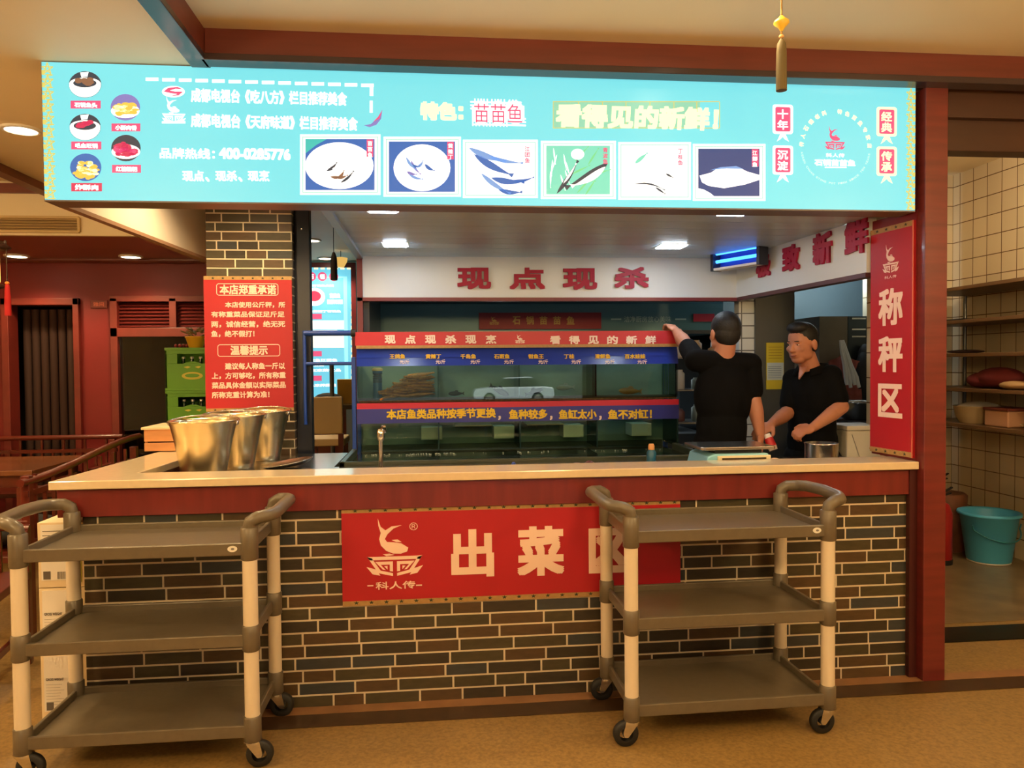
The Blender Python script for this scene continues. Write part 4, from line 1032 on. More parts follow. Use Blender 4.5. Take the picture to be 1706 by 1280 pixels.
PAIL = pm('pail_metal', (246, 226, 178), 0.26, 1.0, var=0.06, scale=(2, 2, 30))
pl = pail((-1.075, 3.64, 0.93), 'tapering metal pail nearest the viewer on the left bench')
dup(pl, (-1.030, 4.00, 0.93), 0.3, 'tapering metal pail in the middle of the three, behind the nearest')
dup(pl, (-0.965, 4.34, 0.93), -0.2, 'tapering metal pail farthest back, next to the pillar notice')
for i, (x, y, z, r, lab) in enumerate(((-0.70, 3.66, 0.930, 0.15, 'round steel tray lying flat right of the pails'), (-0.745, 3.90, 0.93, 0.13, 'round steel tray tilted behind the flat one'))):
    mb = MB(STEEL).lathe((x, y, z), [(0.0001, 0.0), (r*0.8, 0.0), (r*0.95, 0.014), (r, 0.016), (r, 0.019), (r*0.93, 0.017), (r*0.79, 0.004), (0.0001, 0.004)], 36, close=False)
    o = mb.build('steel_tray'); tag(o, lab, 'tray', 'steel trays by the pails')
    if i: o.rotation_euler = (0, radians(-9), 0); o.location.z += 0.02
# wooden crate on the return
WOODC = pm('crate_wood', (216, 152, 96), 0.5, var=0.2, scale=(4, 4, 30)); WOODT = pm('crate_lid', (232, 206, 160), 0.4)
ctx = thing('wooden_crate', 'low pale wooden box with a slotted front on the counter return', 'crate', (-1.36, 4.42, 0.994))
mb = MB(WOODC).box(-1.56, -1.15, 4.235, 4.247, 1.050, 1.115).box(-1.56, -1.15, 4.235, 4.247, 0.998, 1.043).box(-1.56, -1.548, 4.247, 4.55, 0.998, 1.115).box(-1.162, -1.15, 4.247, 4.55, 0.998, 1.115).box(-1.56, -1.15, 4.54, 4.55, 0.998, 1.115)
mb.build('slats', ctx, bev=0.002)
MB(pm('crate_inside', (60, 30, 20), 0.8)).box(-1.545, -1.165, 4.249, 4.255, 0.998, 1.11).build('lining', ctx)
MB(WOODT).box(-1.572, -1.138, 4.225, 4.56, 1.115, 1.128).build('lid', ctx, bev=0.002)
# ------------------------------------------------------------------ cartons stacked at the counter's left end
CART = pm('carton_white', (232, 212, 176), 0.6); CLAB = pm('carton_print', (238, 232, 222), 0.5); CPR = pm('carton_ink', (96, 90, 84), 0.6); CYG = pm('carton_green', (150, 150, 40), 0.5)
def carton(z, h, label, first=False, lines=5):
    t = thing('carton', label, 'box', (-1.535, 3.40, z), 'white cartons at the counter end')
    X0, X1, Y0 = -1.628, -1.446, 3.262
    MB(CART).box(X0, X1, Y0, 3.56, z, z+h-0.003).build('body', t, bev=0.002)
    MB(CLAB).box(X0+0.012, X1-0.045, Y0-0.001, Y0, z+0.03, z+h-0.012).build('label_patch', t)
    mb = MB(CPR); rng = random.Random(int(z*1000))
    wr = X0+0.02
    if first:
        for k in range(lines): mb.box(wr, wr+rng.uniform(.06, .10), Y0-0.002, Y0-0.001, z+h-0.04-k*0.018, z+h-0.037-k*0.018)
    else:
        write(mb, 'GROSS WEIGHT', (wr, Y0-0.002, z+h*0.58), X3, Z3, 0.07, 0.011, 0.03)
        for k in range(lines): mb.box(wr, wr+rng.uniform(.05, .10), Y0-0.002, Y0-0.001, z+h*0.52-k*0.012, z+h*0.522-k*0.012)
    for i in range(9): mb.box(X0+0.075+i*0.004, X0+0.077+i*0.004-(i % 3)*0.0006, Y0-0.002, Y0-0.001, z+0.035, z+0.065)
    mb.box(wr, wr+0.028, Y0-0.002, Y0-0.001, z+0.035, z+0.068)
    mb.build('printing', t)
    if first: MB(CYG).box(X1-0.034, X1-0.012, Y0-0.002, Y0-0.001, z+0.02, z+h-0.02).build('colour_strip', t)
    return t
carton(0.004, 0.272, 'white carton at the floor, bottom of the stack of three', lines=8)
carton(0.276, 0.272, 'white carton in the middle of the stack of three')
carton(0.548, 0.272, 'white carton with yellow green strip, top of the stack of three', True)
# ------------------------------------------------------------------ green bottle crates
CGRN = pm('crate_green', (96, 158, 36), 0.45, var=0.12, scale=(3, 3, 3)); CGD = pm('crate_hole', (18, 26, 10), 0.7)
def bottle_crate(z, label):
    t = thing('bottle_crate', label, 'crate', (-1.79, 5.98, z), 'green bottle crates')
    X0, X1, Y0, Y1, h = -1.975, -1.60, 5.80, 6.16, 0.318
    mb = MB(CGRN)
    hz0, hz1, hx0, hx1 = z+0.20, z+0.272, X0+0.085, X0+0.295
    mb.box(X0, X1, Y0, Y0+0.012, z, hz0).box(X0, X1, Y0, Y0+0.012, hz1, z+h).box(X0, hx0, Y0, Y0+0.012, hz0, hz1).box(hx1, X1, Y0, Y0+0.012, hz0, hz1)
    mb.prism([(hx0-X0+0.04, 0), (hx1-X0-0.04, 0), (hx1-X0-0.085, 0.016), (hx0-X0+0.085, 0.016)], (X0, Y0+0.012, hz0), X3, Z3, 0.012)
    mb.box(X0, X0+0.012, Y0, Y1, z, z+h).box(X1-0.012, X1, Y0, Y1, z, z+h).box(X0, X1, Y1-0.012, Y1, z, z+h).box(X0, X1, Y0, Y1, z, z+0.01)
    mb.box(X0-0.004, X1+0.004, Y0-0.006, Y0, z+h-0.02, z+h).box(X0-0.004, X1+0.004, Y0-0.006, Y0, z, z+0.02)
    mb.build('shell', t, bev=0.002)
    mb = MB(pm('crate_print', (206, 196, 70), 0.5)); mb.prism(ellp(0.19, 0.11, 0.075, 0.028), (X0, Y0-0.001, z), X3, Z3, 0.0008)
    mb.use(CGRN); mb.prism(ellp(0.19, 0.112, 0.052, 0.014), (X0, Y0-0.0018, z), X3, Z3, 0.0006)
    mb.use(MATS['crate_print']); mb.prism([(0.13, 0.175), (0.155, 0.165), (0.18, 0.175), (0.16, 0.182)], (X0, Y0-0.001, z), X3, Z3, 0.0008); mb.prism([(0.21, 0.175), (0.235, 0.165), (0.255, 0.178), (0.235, 0.182)], (X0, Y0-0.001, z), X3, Z3, 0.0008)
    mb.build('print', t)
    return t
GBOT = pm('bottle_cap', (210, 206, 190), 0.3, 0.6); GGL = pm('bottle_glass_green', (20, 48, 20), 0.1)
zc = 1.275
crates = []
for z, lab in ((0.319, 'green bottle crate, fourth from the top of the stack'), (0.638, 'green bottle crate, third from the top of the stack, behind the pails'), (0.956, 'green bottle crate with dark handle slot, second from the top'), (1.275, 'green bottle crate, topmost of the stack under the plant pot')):
    crates.append(bottle_crate(z, lab))
bottle_crate(0.0, 'green bottle crate at the floor of the stack')
bi = 0
for z in (0.956, 1.275):
    for k in range(3):
        x = -1.865+k*0.062
        t = thing('beer_bottle', 'bottle with a pale cap behind the handle slot of a green crate', 'bottle', (x, 5.86, z+0.012), 'bottles in the crates')
        MB(GGL).lathe((x, 5.86, z+0.012), [(0.028, 0), (0.030, 0.01), (0.030, 0.13), (0.013, 0.19), (0.012, 0.225)], 14).build('glass', t)
        MB(GBOT).lathe((x, 5.86, z+0.237), [(0.013, 0), (0.014, 0.012), (0.011, 0.016)], 12).build('cap', t)
pot = thing('plant_pot', 'yellow flower pot with small plant on the topmost green crate', 'plant', (-1.80, 5.95, 1.593))
MB(pm('pot_yellow', (224, 172, 40), 0.4)).lathe((-1.80, 5.95, 1.593), [(0.05, 0), (0.072, 0.075), (0.078, 0.08), (0.078, 0.088), (0.066, 0.086), (0.0001, 0.07)], 22).build('pot', pot)
mb = MB(pm('leaf_mixed', (124, 108, 66), 0.6)); rng = random.Random(2)
for i in range(30):
    a = rng.uniform(0, 6.28); r = rng.uniform(0.01, .09); z = rng.uniform(.07, .15)
    mb.ell((-1.80+r*cos(a), 5.95+r*sin(a), 1.593+z), (0.026, 0.012, 0.006), 8, 5, U=(cos(a), sin(a), .5), Vv=(-sin(a), cos(a), 0), Wv=(-.5*cos(a), -.5*sin(a), 1))
mb.build('foliage', pot)
mb = MB(pm('fruit_red', (140, 40, 40), 0.4))
for i in range(5): mb.ell((-1.935+i*0.017, 5.90+rng.uniform(0, .05), 1.611), (0.012, 0.012, 0.013), 10, 8)
o = mb.build('berry_sprig'); tag(o, 'little red berry ornament left of the yellow pot', 'ornament')

# ------------------------------------------------------------------ kitchen beyond the opening
HOOD = pm('hood_teal', (86, 128, 140), 0.35, 0.2, var=0.2, scale=(1, 1, 6))
hd = thing('range_hood', 'long dark teal range hood behind the opening above the fish tank', 'hood', (1.0, 6.2, 1.70))
mb = MB(HOOD).box(-0.5, 2.35, 6.0, 6.02, 1.70, 1.93).prism([(6.0, 1.93), (6.9, 1.93), (6.9, 2.4), (6.5, 2.4)], (-0.5, 0, 0), Y3, Z3, 2.85).box(-0.5, 2.35, 6.02, 6.9, 1.69, 1.71)
mb.build('canopy', hd)
MB(STEEL_DK).box(-0.5, 2.35, 5.985, 6.0, 1.685, 1.715).build('gutter', hd)
mb = MB(pm('hood_print', (170, 200, 200), 0.5))
for ax, bx_ in ((1018, 1035), (1125, 1143)):
    a = P(ax, 532, Y=5.998); b = P(bx_, 532, Y=5.998); mb.box(a.x, b.x, 5.996, 5.999, a.z-0.006, a.z+0.006)
wpx(mb, '洁净厨房放心美味', 1040, 527, 1118, 537, 5.996, bold=0.0); mb.build('hood_lettering', hd)
a = P(1155, 536, Y=5.997); b = P(1190, 523, Y=5.997)
mb = MB(pm('tag_red', (190, 40, 60), 0.5)).box(a.x, b.x, 5.993, 5.998, a.z, b.z); mb.build('tag', hd)
a = P(798, 549, Y=5.98); b = P(1001, 521, Y=5.98)
hb = thing('hood_banner', 'dark red banner with gold lettering hung on the kitchen hood', 'sign', ((a.x+b.x)/2, 5.975, a.z))
MB(pm('banner_dark_red', (150, 36, 48), 0.5)).box(a.x, b.x, 5.965, 5.98, a.z, b.z).build('panel', hb)
mb = MB(pm('banner_gold', (196, 148, 74), 0.5))
for i, ch in enumerate('石锅苗苗鱼'): c = 860+i*22.5; wpx(mb, ch, c-6, 527, c+7, 541, 5.962, bold=0.03)
a2 = P(815, 542, Y=5.962); b2 = P(832, 527, Y=5.962); emblem(mb, (a2.x, 5.964, a2.z), X3, Z3, b2.x-a2.x, b2.z-a2.z, 0.001)
mb.build('lettering', hb)
# stove line under the hood, and an added fill light below the hood
st = thing('stove_line', 'dim steel stove counter under the range hood', 'stove', (1.0, 6.6, 0))
MB(STEEL_DK).box(-0.40, 2.3, 6.2, 7.0, 0.0, 0.85).build('body', st)
mb = MB(STEEL).box(-0.40, 2.3, 6.95, 7.0, 0.85, 1.25); mb.build('backsplash', st)
mb = MB(STEEL)
for x in (0.0, 0.6, 1.25, 1.85): mb.lathe((x, 6.55, 0.85), [(0.16, 0), (0.17, 0.05), (0.15, 0.05)], 24)
mb.build('burner', st)
for i, x in enumerate((0.05, 0.62, 1.9)):
    mb = MB((pm('pot_pale', (190, 190, 180), 0.3), STEEL, pm('wok_dark', (40, 40, 42), 0.4))[i]).lathe((x, 6.55, 0.90), [(0.10, 0), (0.15, 0.05), (0.16, 0.22), (0.165, 0.23), (0.15, 0.22), (0.001, 0.06)], 24, close=False)
    o = mb.build('cooking_pot'); tag(o, ('pale cooking pot on the stove line, leftmost', 'steel cooking pot on the stove line, middle', 'dark wok on the stove line, rightmost')[i], 'pot')
l = bpy.data.lights.new('hood_fill', 'AREA'); l.energy = 30; l.size = 1.6; l.size_y = 0.1; l.shape = 'RECTANGLE'; l.color = COOL
lo = bpy.data.objects.new('hood_fill', l); COL.objects.link(lo); lo.parent = hd; lo.location = (0, 0.25, -0.03)  # area light without a fixture, added to brighten the dark kitchen
l = bpy.data.lights.new('kitchen_fill', 'POINT'); l.energy = 14; l.color = COOL; l.shadow_soft_size = 0.1  # bare point light added to lift the kitchen's right side, no fixture
lo = bpy.data.objects.new('kitchen_fill', l); COL.objects.link(lo); lo.location = (3.2, 5.7, 2.2)
# insect lamp on the side beam
pr, pl_ = P(1270, 416, Y=4.43), P(1193, 430, Y=4.78)
Ul = V((pr.x-pl_.x, pr.y-pl_.y, 0)); hl = Ul.length/2; Ul.normalize(); Nl = Ul.cross(Z3)     # long axis, and the side that faces the room
ic = (pr+pl_)/2; ic.z -= 0.004
il = thing('insect_lamp', 'white framed insect lamp with two glowing blue tubes on the side beam', 'lamp', (ic.x, ic.y, ic.z-0.09))
for z in (0.074, -0.076): MB(WHITE).obox(ic+Z3*z, Ul*hl, Nl*0.035, Z3*0.008).build('frame_bar', il, bev=0.002)
for s in (-1, 1): MB(pm('lamp_cap', (40, 44, 56), 0.4)).obox(ic+Ul*s*hl, Ul*0.012, Nl*0.040, Z3*0.086).build('end_cap', il, bev=0.003)
MB(pm('lamp_back', (30, 56, 150), 0.3)).obox(ic-Nl*0.03, Ul*hl, Nl*0.004, Z3*0.075).build('reflector', il)
for z in (-0.026, 0.026): MB(em('tube_blue', (70, 150, 255), 3.0)).cyl(ic+Nl*0.01+Z3*z-Ul*(hl-0.015), ic+Nl*0.01+Z3*z+Ul*(hl-0.015), 0.0105, n=12).build('tube', il)
MB(WHITE).cyl(ic+Z3*0.08, (ic.x, ic.y, 2.15), 0.004, n=8).build('hanger', il)
# notice on the dark column
a = P(1277, 649, Y=4.99); b = P(1306, 571, Y=4.99)
po = thing('wall_poster', 'yellow and white poster on the dark kitchen column', 'poster', ((a.x+b.x)/2, 4.992, a.z))
MB(pm('poster_yellow', (206, 186, 40), 0.5)).box(a.x, b.x, 4.990, 4.998, a.z, b.z).build('sheet', po)
mb = MB(pm('poster_white', (190, 206, 212), 0.5)).box(a.x+0.003, b.x-0.003, 4.988, 4.9902, a.z+(b.z-a.z)*0.2, a.z+(b.z-a.z)*0.57)
mb.use(pm('poster_ink', (110, 130, 150), 0.5))
for k in range(7): mb.box(a.x+0.01, b.x-0.02, 4.9865, 4.988, a.z+(b.z-a.z)*(0.24+k*0.04), a.z+(b.z-a.z)*(0.252+k*0.04))
mb.use(pm('poster_ochre', (150, 126, 20), 0.5))
for k in range(5): mb.box(a.x+0.015, b.x-0.015, 4.9885, 4.990, a.z+(b.z-a.z)*(0.66+k*0.06), a.z+(b.z-a.z)*(0.672+k*0.06))
mb.build('printing', po)
# cabinet, hung joint, pot, chest at the right of the kitchen
def pxbox(mb, x0, y0, x1, y1, Y, D):
    a = P(x0, y1, Y=Y); b = P(x1, y0, Y=Y); return mb.box(a.x, b.x, Y, Y+D, a.z, b.z)
cb = thing('steel_cabinet', 'tall dark steel cabinet with brown door behind the second man', 'cabinet', (3.0, 5.75, 0))
a = P(1365, 525, Y=5.6); b = P(1530, 525, Y=5.6)
MB(pm('cabinet_brown', (108, 94, 76), 0.5, var=0.2, scale=(5, 5, 5))).box(a.x, P(1412, 525, Y=5.6).x, 5.6, 6.1, 0, 1.80).build('brown_door', cb)
MB(pm('cabinet_steel', (62, 68, 70), 0.3, 0.6)).box(P(1413, 525, Y=5.6).x, 3.36, 5.6, 6.1, 0, 1.80).build('body', cb)
mb = MB(STEEL)
for yy in (531, 549, 561): q = P(1430, yy, Y=5.6); mb.box(P(1418, yy, Y=5.6).x, 3.34, 5.588, 5.6, q.z-0.006, q.z+0.006)
mb.build('rail', cb)
q = P(1400, 585, Y=5.3)
hj = thing('hanging_apron', 'reddish apron with a white towel hung on the cabinet door', 'apron', (q.x, 5.5, 1.0))
mb = MB(pm('apron_red', (168, 88, 76), 0.85, var=0.4, scale=(9, 9, 9)))
x_ = P(1385, 600, Y=5.5).x; x2 = P(1432, 600, Y=5.5).x
n = 9
top = [V((x_+(x2-x_)*i/n, 5.52+0.02*sin(i*1.9), 1.50-0.10*abs(i/n-.5))) for i in range(n+1)]
bot = [V((x_-0.03+(x2-x_+0.08)*i/n, 5.50+0.04*sin(i*2.2), 0.98+0.03*sin(i*1.3))) for i in range(n+1)]
mb.add(top+bot+[p+V((0, .02, 0)) for p in top+bot], [(i, i+1, n+2+i, n+1+i) for i in range(n)]+[(2*n+2+i, 2*n+2+n+1+i, 2*n+2+n+2+i, 2*n+3+i) for i in range(n)], True)
mb.build('cloth', hj)
mb = MB(pm('towel_white', (206, 206, 210), 0.9))
xa = P(1401, 560, Y=5.46).x; rng = random.Random(8)
for k in range(4):
    u = k*0.014
    mb.tube([(xa-0.01+u*0.6, 5.455, 1.61), (xa+0.0+u, 5.45, 1.52), (xa+0.02+u*1.4, 5.445+0.008*(k % 2), 1.42), (xa+0.035+u*2, 5.45, 1.33), (xa+0.04+u*2.4, 5.45, 1.27-0.02*(k % 2))], 0.01, 8, radii=[0.008, 0.012, 0.014, 0.016, 0.013])
mb.build('towel', hj)
mb = MB(pm('bag_black', (18, 18, 20), 0.7)); q = P(1437, 630, Y=5.35)
mb.ell((q.x+.13, 5.525, q.z), (0.09, 0.065, 0.22), 16, 12); mb.ell((q.x+0.13, 5.54, q.z+0.16), (0.05, 0.05, 0.1), 12, 8)
o = mb.build('black_bag'); tag(o, 'black bag hanging beside the white towel in the kitchen', 'bag')
kb = thing('kitchen_counter', 'dark kitchen side counter carrying the wide steel pan', 'counter', (2.6, 5.0, 0))
q0 = P(1404, 702, Y=4.6)
MB(pm('side_counter_dark', (44, 46, 46), 0.35)).box(q0.x+0.02, 2.94, 4.45, 5.3, 0.0, q0.z).build('body', kb)
pc = P(1432, 690, Y=4.72)
mb = MB(STEEL).lathe((pc.x+0.02, 4.72, q0.z), [(0.11, 0.0), (0.14, 0.02), (0.15, 0.10), (0.165, 0.115), (0.165, 0.120), (0.145, 0.112), (0.13, 0.03), (0.001, 0.02)], 30, close=False)
o = mb.build('wide_pan'); tag(o, 'wide steel pan on the dark side counter left of the post sign', 'pan')
a = P(1411, 764, Y=4.2); b = P(1456, 709, Y=4.2)
wf = thing('white_chest', 'white chest freezer standing left of the upright red post sign', 'freezer', ((a.x+b.x)/2+.05, 4.3, 0))
CH = pm('chest_white', (214, 210, 196), 0.4)
MB(CH).box(a.x, b.x+0.05, 4.2, 4.43, 0, b.z-0.03).build('body', wf, bev=0.006)
MB(CH).box(a.x-0.006, b.x+0.055, 4.19, 4.435, b.z-0.028, b.z).build('lid', wf, bev=0.005)
MB(pm('chest_seam', (150, 148, 140), 0.5)).bar((a.x+0.03, 4.199, b.z-0.05), (a.x+0.09, 4.199, 0.85), 0.004, 0.002, up=(0, 1, 0)).build('seam', wf)
# shelf rack at the back seen between the tank and the first man
rk = thing('spice_rack', 'dim steel rack with small goods right of the fish tank', 'rack', (1.85, 5.3, 0))
for z in (0.75, 1.02, 1.25, 1.48): MB(STEEL_DK).box(1.66, 2.06, 5.15, 5.45, z, z+0.012).build('shelf', rk)
mb = MB(STEEL_DK)
for x in (1.67, 2.05):
    for y in (5.16, 5.44): mb.box(x-0.01, x+0.01, y-0.01, y+0.01, 0, 1.6)
mb.build('upright', rk)
rng = random.Random(12)
GO = [pm('goods_a', (150, 120, 80), 0.5), pm('goods_b', (96, 100, 84), 0.5), pm('goods_c', (170, 160, 140), 0.5), pm('goods_d', (90, 50, 40), 0.5)]
names_ = {0.762: 'lowest', 1.032: 'second', 1.262: 'third', 1.492: 'topmost'}
for z in names_:
    for i in range(3):
        x = 1.735+i*0.125; h = rng.uniform(.07, .14)
        mb = MB(GO[rng.randrange(4)]).lathe((x, 5.25, z), [(0.035, 0), (0.038, 0.01), (0.038, h*0.8), (0.022, h*0.9), (0.022, h)], 14)
        o = mb.build('spice_jar'); tag(o, '%s jar on the %s shelf of the dim steel rack' % (('left', 'middle', 'right')[i], names_[z]), 'jar', 'jars on the steel rack')

# ------------------------------------------------------------------ store room at the right
sr = thing('store_shelving', 'five tier brown shelving along the tiled store room wall', 'shelf', (3.98, 4.4, 0))
SHB = pm('shelf_brown', (112, 84, 58), 0.4, var=0.2, scale=(20, 2, 2))
for z in (1.955, 1.715, 1.475, 1.225, 0.968):
    MB(SHB).box(3.75, 4.19, 3.45, 5.62, z, z+0.026).build('shelf_board', sr, bev=0.003)
mb = MB(STEEL_DK)
for y in (3.5, 5.58):
    for x in (3.80, 4.16): mb.cyl((x, y, 0.93), (x, y, 2.0), 0.014, n=10)
mb.build('upright', sr)
DK = pm('sack_dark', (60, 36, 34), 0.9, var=0.4, scale=(12, 12, 12)); TAN = pm('bag_tan', (176, 140, 96), 0.8); MAR = pm('bag_maroon', (110, 34, 38), 0.8)
mb = MB(MAR); mb.ell((3.90, 4.88, 1.326), (0.11, 0.20, 0.075), 18, 10); mb.ell((3.88, 5.02, 1.307), (0.09, 0.12, 0.055), 16, 8)
o = mb.build('folded_bag'); tag(o, 'maroon bag slumped on the fourth store shelf', 'bag')
mb = MB(TAN); mb.ell((3.83, 4.64, 1.281), (0.09, 0.12, 0.03), 16, 8); o = mb.build('tan_bundle'); tag(o, 'tan bundle in front of the maroon bag on the fourth shelf', 'bundle')
mb = MB(DK); mb.ell((3.95, 4.36, 1.273), (0.12, 0.18, 0.022), 16, 8); o = mb.build('dark_cloth'); tag(o, 'flat dark cloth right of the tan bundle on the fourth shelf', 'cloth')
mb = MB(DK); mb.ell((3.92, 5.25, 1.515), (0.10, 0.16, 0.014), 16, 8); o = mb.build('flat_pack'); tag(o, 'flat dark packet on the third store shelf', 'packet')
mb = MB(BLACK).box(3.78, 3.96, 5.10, 5.35, 1.741, 1.752); o = mb.build('dark_tray'); tag(o, 'thin dark tray on the second store shelf', 'tray')
ba = thing('food_basin', 'cream basin with white contents on the lowest store shelf', 'basin', (3.93, 5.12, 0.995))
MB(pm('basin_cream', (196, 176, 138), 0.4)).lathe((3.93, 5.12, 0.995), [(0.12, 0), (0.15, 0.05), (0.165, 0.12), (0.172, 0.125), (0.16, 0.12), (0.11, 0.02), (0.001, 0.018)], 28, close=False).build('bowl', ba)
mb = MB(pm('rice_white', (220, 214, 206), 0.8)); mb.ell((3.93, 5.12, 1.10), (0.145, 0.145, 0.05), 20, 10); mb.build('contents', ba)
bx = thing('food_tub', 'square peach coloured tub on the lowest store shelf', 'tub', (3.90, 4.78, 0.995))
MB(pm('tub_peach', (206, 160, 130), 0.45)).box(3.80, 4.0, 4.68, 4.90, 0.995, 1.105).build('body', bx, bev=0.01)
MB(pm('tub_lid', (120, 60, 52), 0.5)).box(3.793, 4.007, 4.673, 4.907, 1.105, 1.125).build('lid', bx, bev=0.005)
mb = MB(pm('dish_pale', (214, 188, 146), 0.35)).lathe((3.85, 4.52, 0.995), [(0.03, 0), (0.04, 0.008), (0.075, 0.032), (0.07, 0.032), (0.001, 0.01)], 24, close=False)
o = mb.build('small_dish'); tag(o, 'small pale dish on the lowest store shelf, right of the tub', 'dish')
bk = thing('blue_bucket', 'turquoise plastic bucket with bail handle on the store room floor', 'bucket', (3.945, 5.03, 0.004))
BQ = pm('bucket_blue', (84, 186, 236), 0.4)
bx_, by_ = 3.945, 5.03
MB(BQ).lathe((bx_, by_, 0.012), [(0.001, 0.01), (0.132, 0.006), (0.136, 0.0), (0.142, 0.01), (0.185, 0.325), (0.200, 0.330), (0.203, 0.338), (0.200, 0.352), (0.186, 0.352), (0.178, 0.335), (0.136, 0.02), (0.001, 0.016)], 40, close=False).build('body', bk)
MB(WHITE).lathe((bx_, by_, 0.004), [(0.128, 0), (0.138, 0.002), (0.139, 0.012), (0.128, 0.014)], 36).build('foot_ring', bk)
MB(pm('handle_teal', (36, 120, 140), 0.4)).tube([(bx_-0.185*cos(radians(a)), by_-0.18*max(.35, sin(radians(a)))-0.015, 0.285-0.105*sin(radians(a))) for a in range(0, 181, 10)], 0.005, 8).build('bail_handle', bk)
mb = MB(pm('stump_brown', (124, 76, 50), 0.7, var=0.4, scale=(8, 8, 8)))
mb.lathe((3.86, 5.41, 0.004), [(0.155, 0), (0.16, 0.02), (0.16, 0.30), (0.168, 0.42), (0.155, 0.435)], 10, sx=1.05, sy=0.9)
o = mb.build('wooden_stump'); tag(o, 'brown chopping stump behind the turquoise bucket', 'stump')
def extinguisher(x, y, label):
    t = thing('fire_extinguisher', label, 'fire extinguisher', (x, y, 0.004), 'fire extinguishers')
    MB(pm('extinguisher_red', (158, 30, 32), 0.3)).lathe((x, y, 0.004), [(0.068, 0), (0.075, 0.01), (0.075, 0.36), (0.055, 0.42), (0.025, 0.44)], 22).build('cylinder', t)
    MB(STEEL_DK).cyl((x, y, 0.44), (x, y, 0.475), 0.018, n=12).build('valve', t)
    mb = MB(BLACK).bar((x-0.02, y, 0.475), (x+0.075, y, 0.505), 0.02, 0.008).bar((x-0.02, y, 0.485), (x+0.085, y, 0.545), 0.02, 0.008); mb.build('lever', t)
    MB(RUBBER).tube([(x-0.02, y-0.01, 0.46), (x-0.06, y-0.04, 0.45), (x-0.085, y-0.05, 0.38), (x-0.08, y-0.05, 0.25), (x-0.078, y-0.05, 0.16)], 0.009, 8).build('hose', t)
    MB(RUBBER).lathe((x, y, 0.004), [(0.077, 0), (0.078, 0.03), (0.077, 0.035)], 20).build('base_ring', t)
    return t
extinguisher(3.575, 5.03, 'red fire extinguisher standing close behind the wooden post')
extinguisher(4.0, 5.66, 'red fire extinguisher behind the brown stump')
l = bpy.data.lights.new('store_fill', 'POINT'); l.energy = 34; l.color = (1.0, 0.84, 0.58); l.shadow_soft_size = 0.12  # unseen point light added to brighten the store room, no fixture
lo = bpy.data.objects.new('store_fill', l); COL.objects.link(lo); lo.location = (3.3, 4.1, 2.8)

# ------------------------------------------------------------------ dining area at the left
CW = pm('chair_wood', (104, 40, 26), 0.3, var=0.3, scale=(3, 20, 20), coat=0.2); TW = pm('table_wood', (124, 74, 44), 0.25, var=0.2, scale=(2, 12, 2), coat=0.2)
tb = thing('dining_table', 'brown wooden dining table between the benches at far left', 'table', (-3.1, 5.9, 0))
MB(TW).box(-3.95, -2.72, 5.40, 6.28, 0.725, 0.76).build('tabletop', tb, bev=0.005)
MB(CW).box(-3.88, -2.79, 5.46, 6.22, 0.64, 0.725).build('apron', tb)
for x in (-3.86, -2.81):
    for y in (5.48, 6.20): MB(CW).box(x-0.035, x+0.035, y-0.035, y+0.035, 0, 0.64).build('leg', tb)
def bench(name, label, L, hback, wavy=False):
    """settle with a spindle back, built along +x with its back at y=0"""
    t = thing(name, label, 'bench', (0, 0, 0))
    MB(CW).box(0, L, -0.42, 0.0, 0.42, 0.455).build('seat', t, bev=0.004)
    for x in (0.03, L-0.03):
        MB(CW).box(x-0.022, x+0.022, -0.03, 0.015, 0, hback-0.02).build('rear_post', t, bev=0.003)
        MB(CW).box(x-0.022, x+0.022, -0.42, -0.375, 0, 0.62).build('front_post', t, bev=0.003)
        MB(CW).box(x-0.025, x+0.025, -0.44, 0.0, 0.62, 0.645).build('armrest', t, bev=0.006)
    n = 20; pts = []
    for i in range(n+1):
        u = i/n; z = hback+(0.05*sin(pi*(0.5-u))-0.04*math.exp(-((u-0.12)/0.12)**2)*0 if wavy else 0)
        pts.append((u*(L+0.10)-0.05, 0, z))
    MB(CW).tube(pts, 0.021, 10).build('top_rail', t)
    MB(CW).box(0, L, -0.015, 0.012, hback-0.13, hback-0.10).build('back_rail', t)
    MB(CW).box(0, L, -0.015, 0.012, 0.50, 0.53).build('back_rail', t)
    for i in range(1, 15): MB(CW).box(L*i/15-0.008, L*i/15+0.008, -0.01, 0.008, 0.53, hback-0.13 if i % 2 else hback-0.02).build('spindle', t)
    return t
b1 = bench('wooden_settle', 'dark red wooden settle along the far red wall beyond the table', 1.3, 0.86)
b1.location = (-4.02, 6.78, 0)
b2 = bench('wooden_settle', 'dark red wooden settle with a rising curved back beside the counter return', 1.5, 0.90, True)
b2.rotation_euler = (0, 0, radians(-90)); b2.location = (-2.16, 5.72, 0)
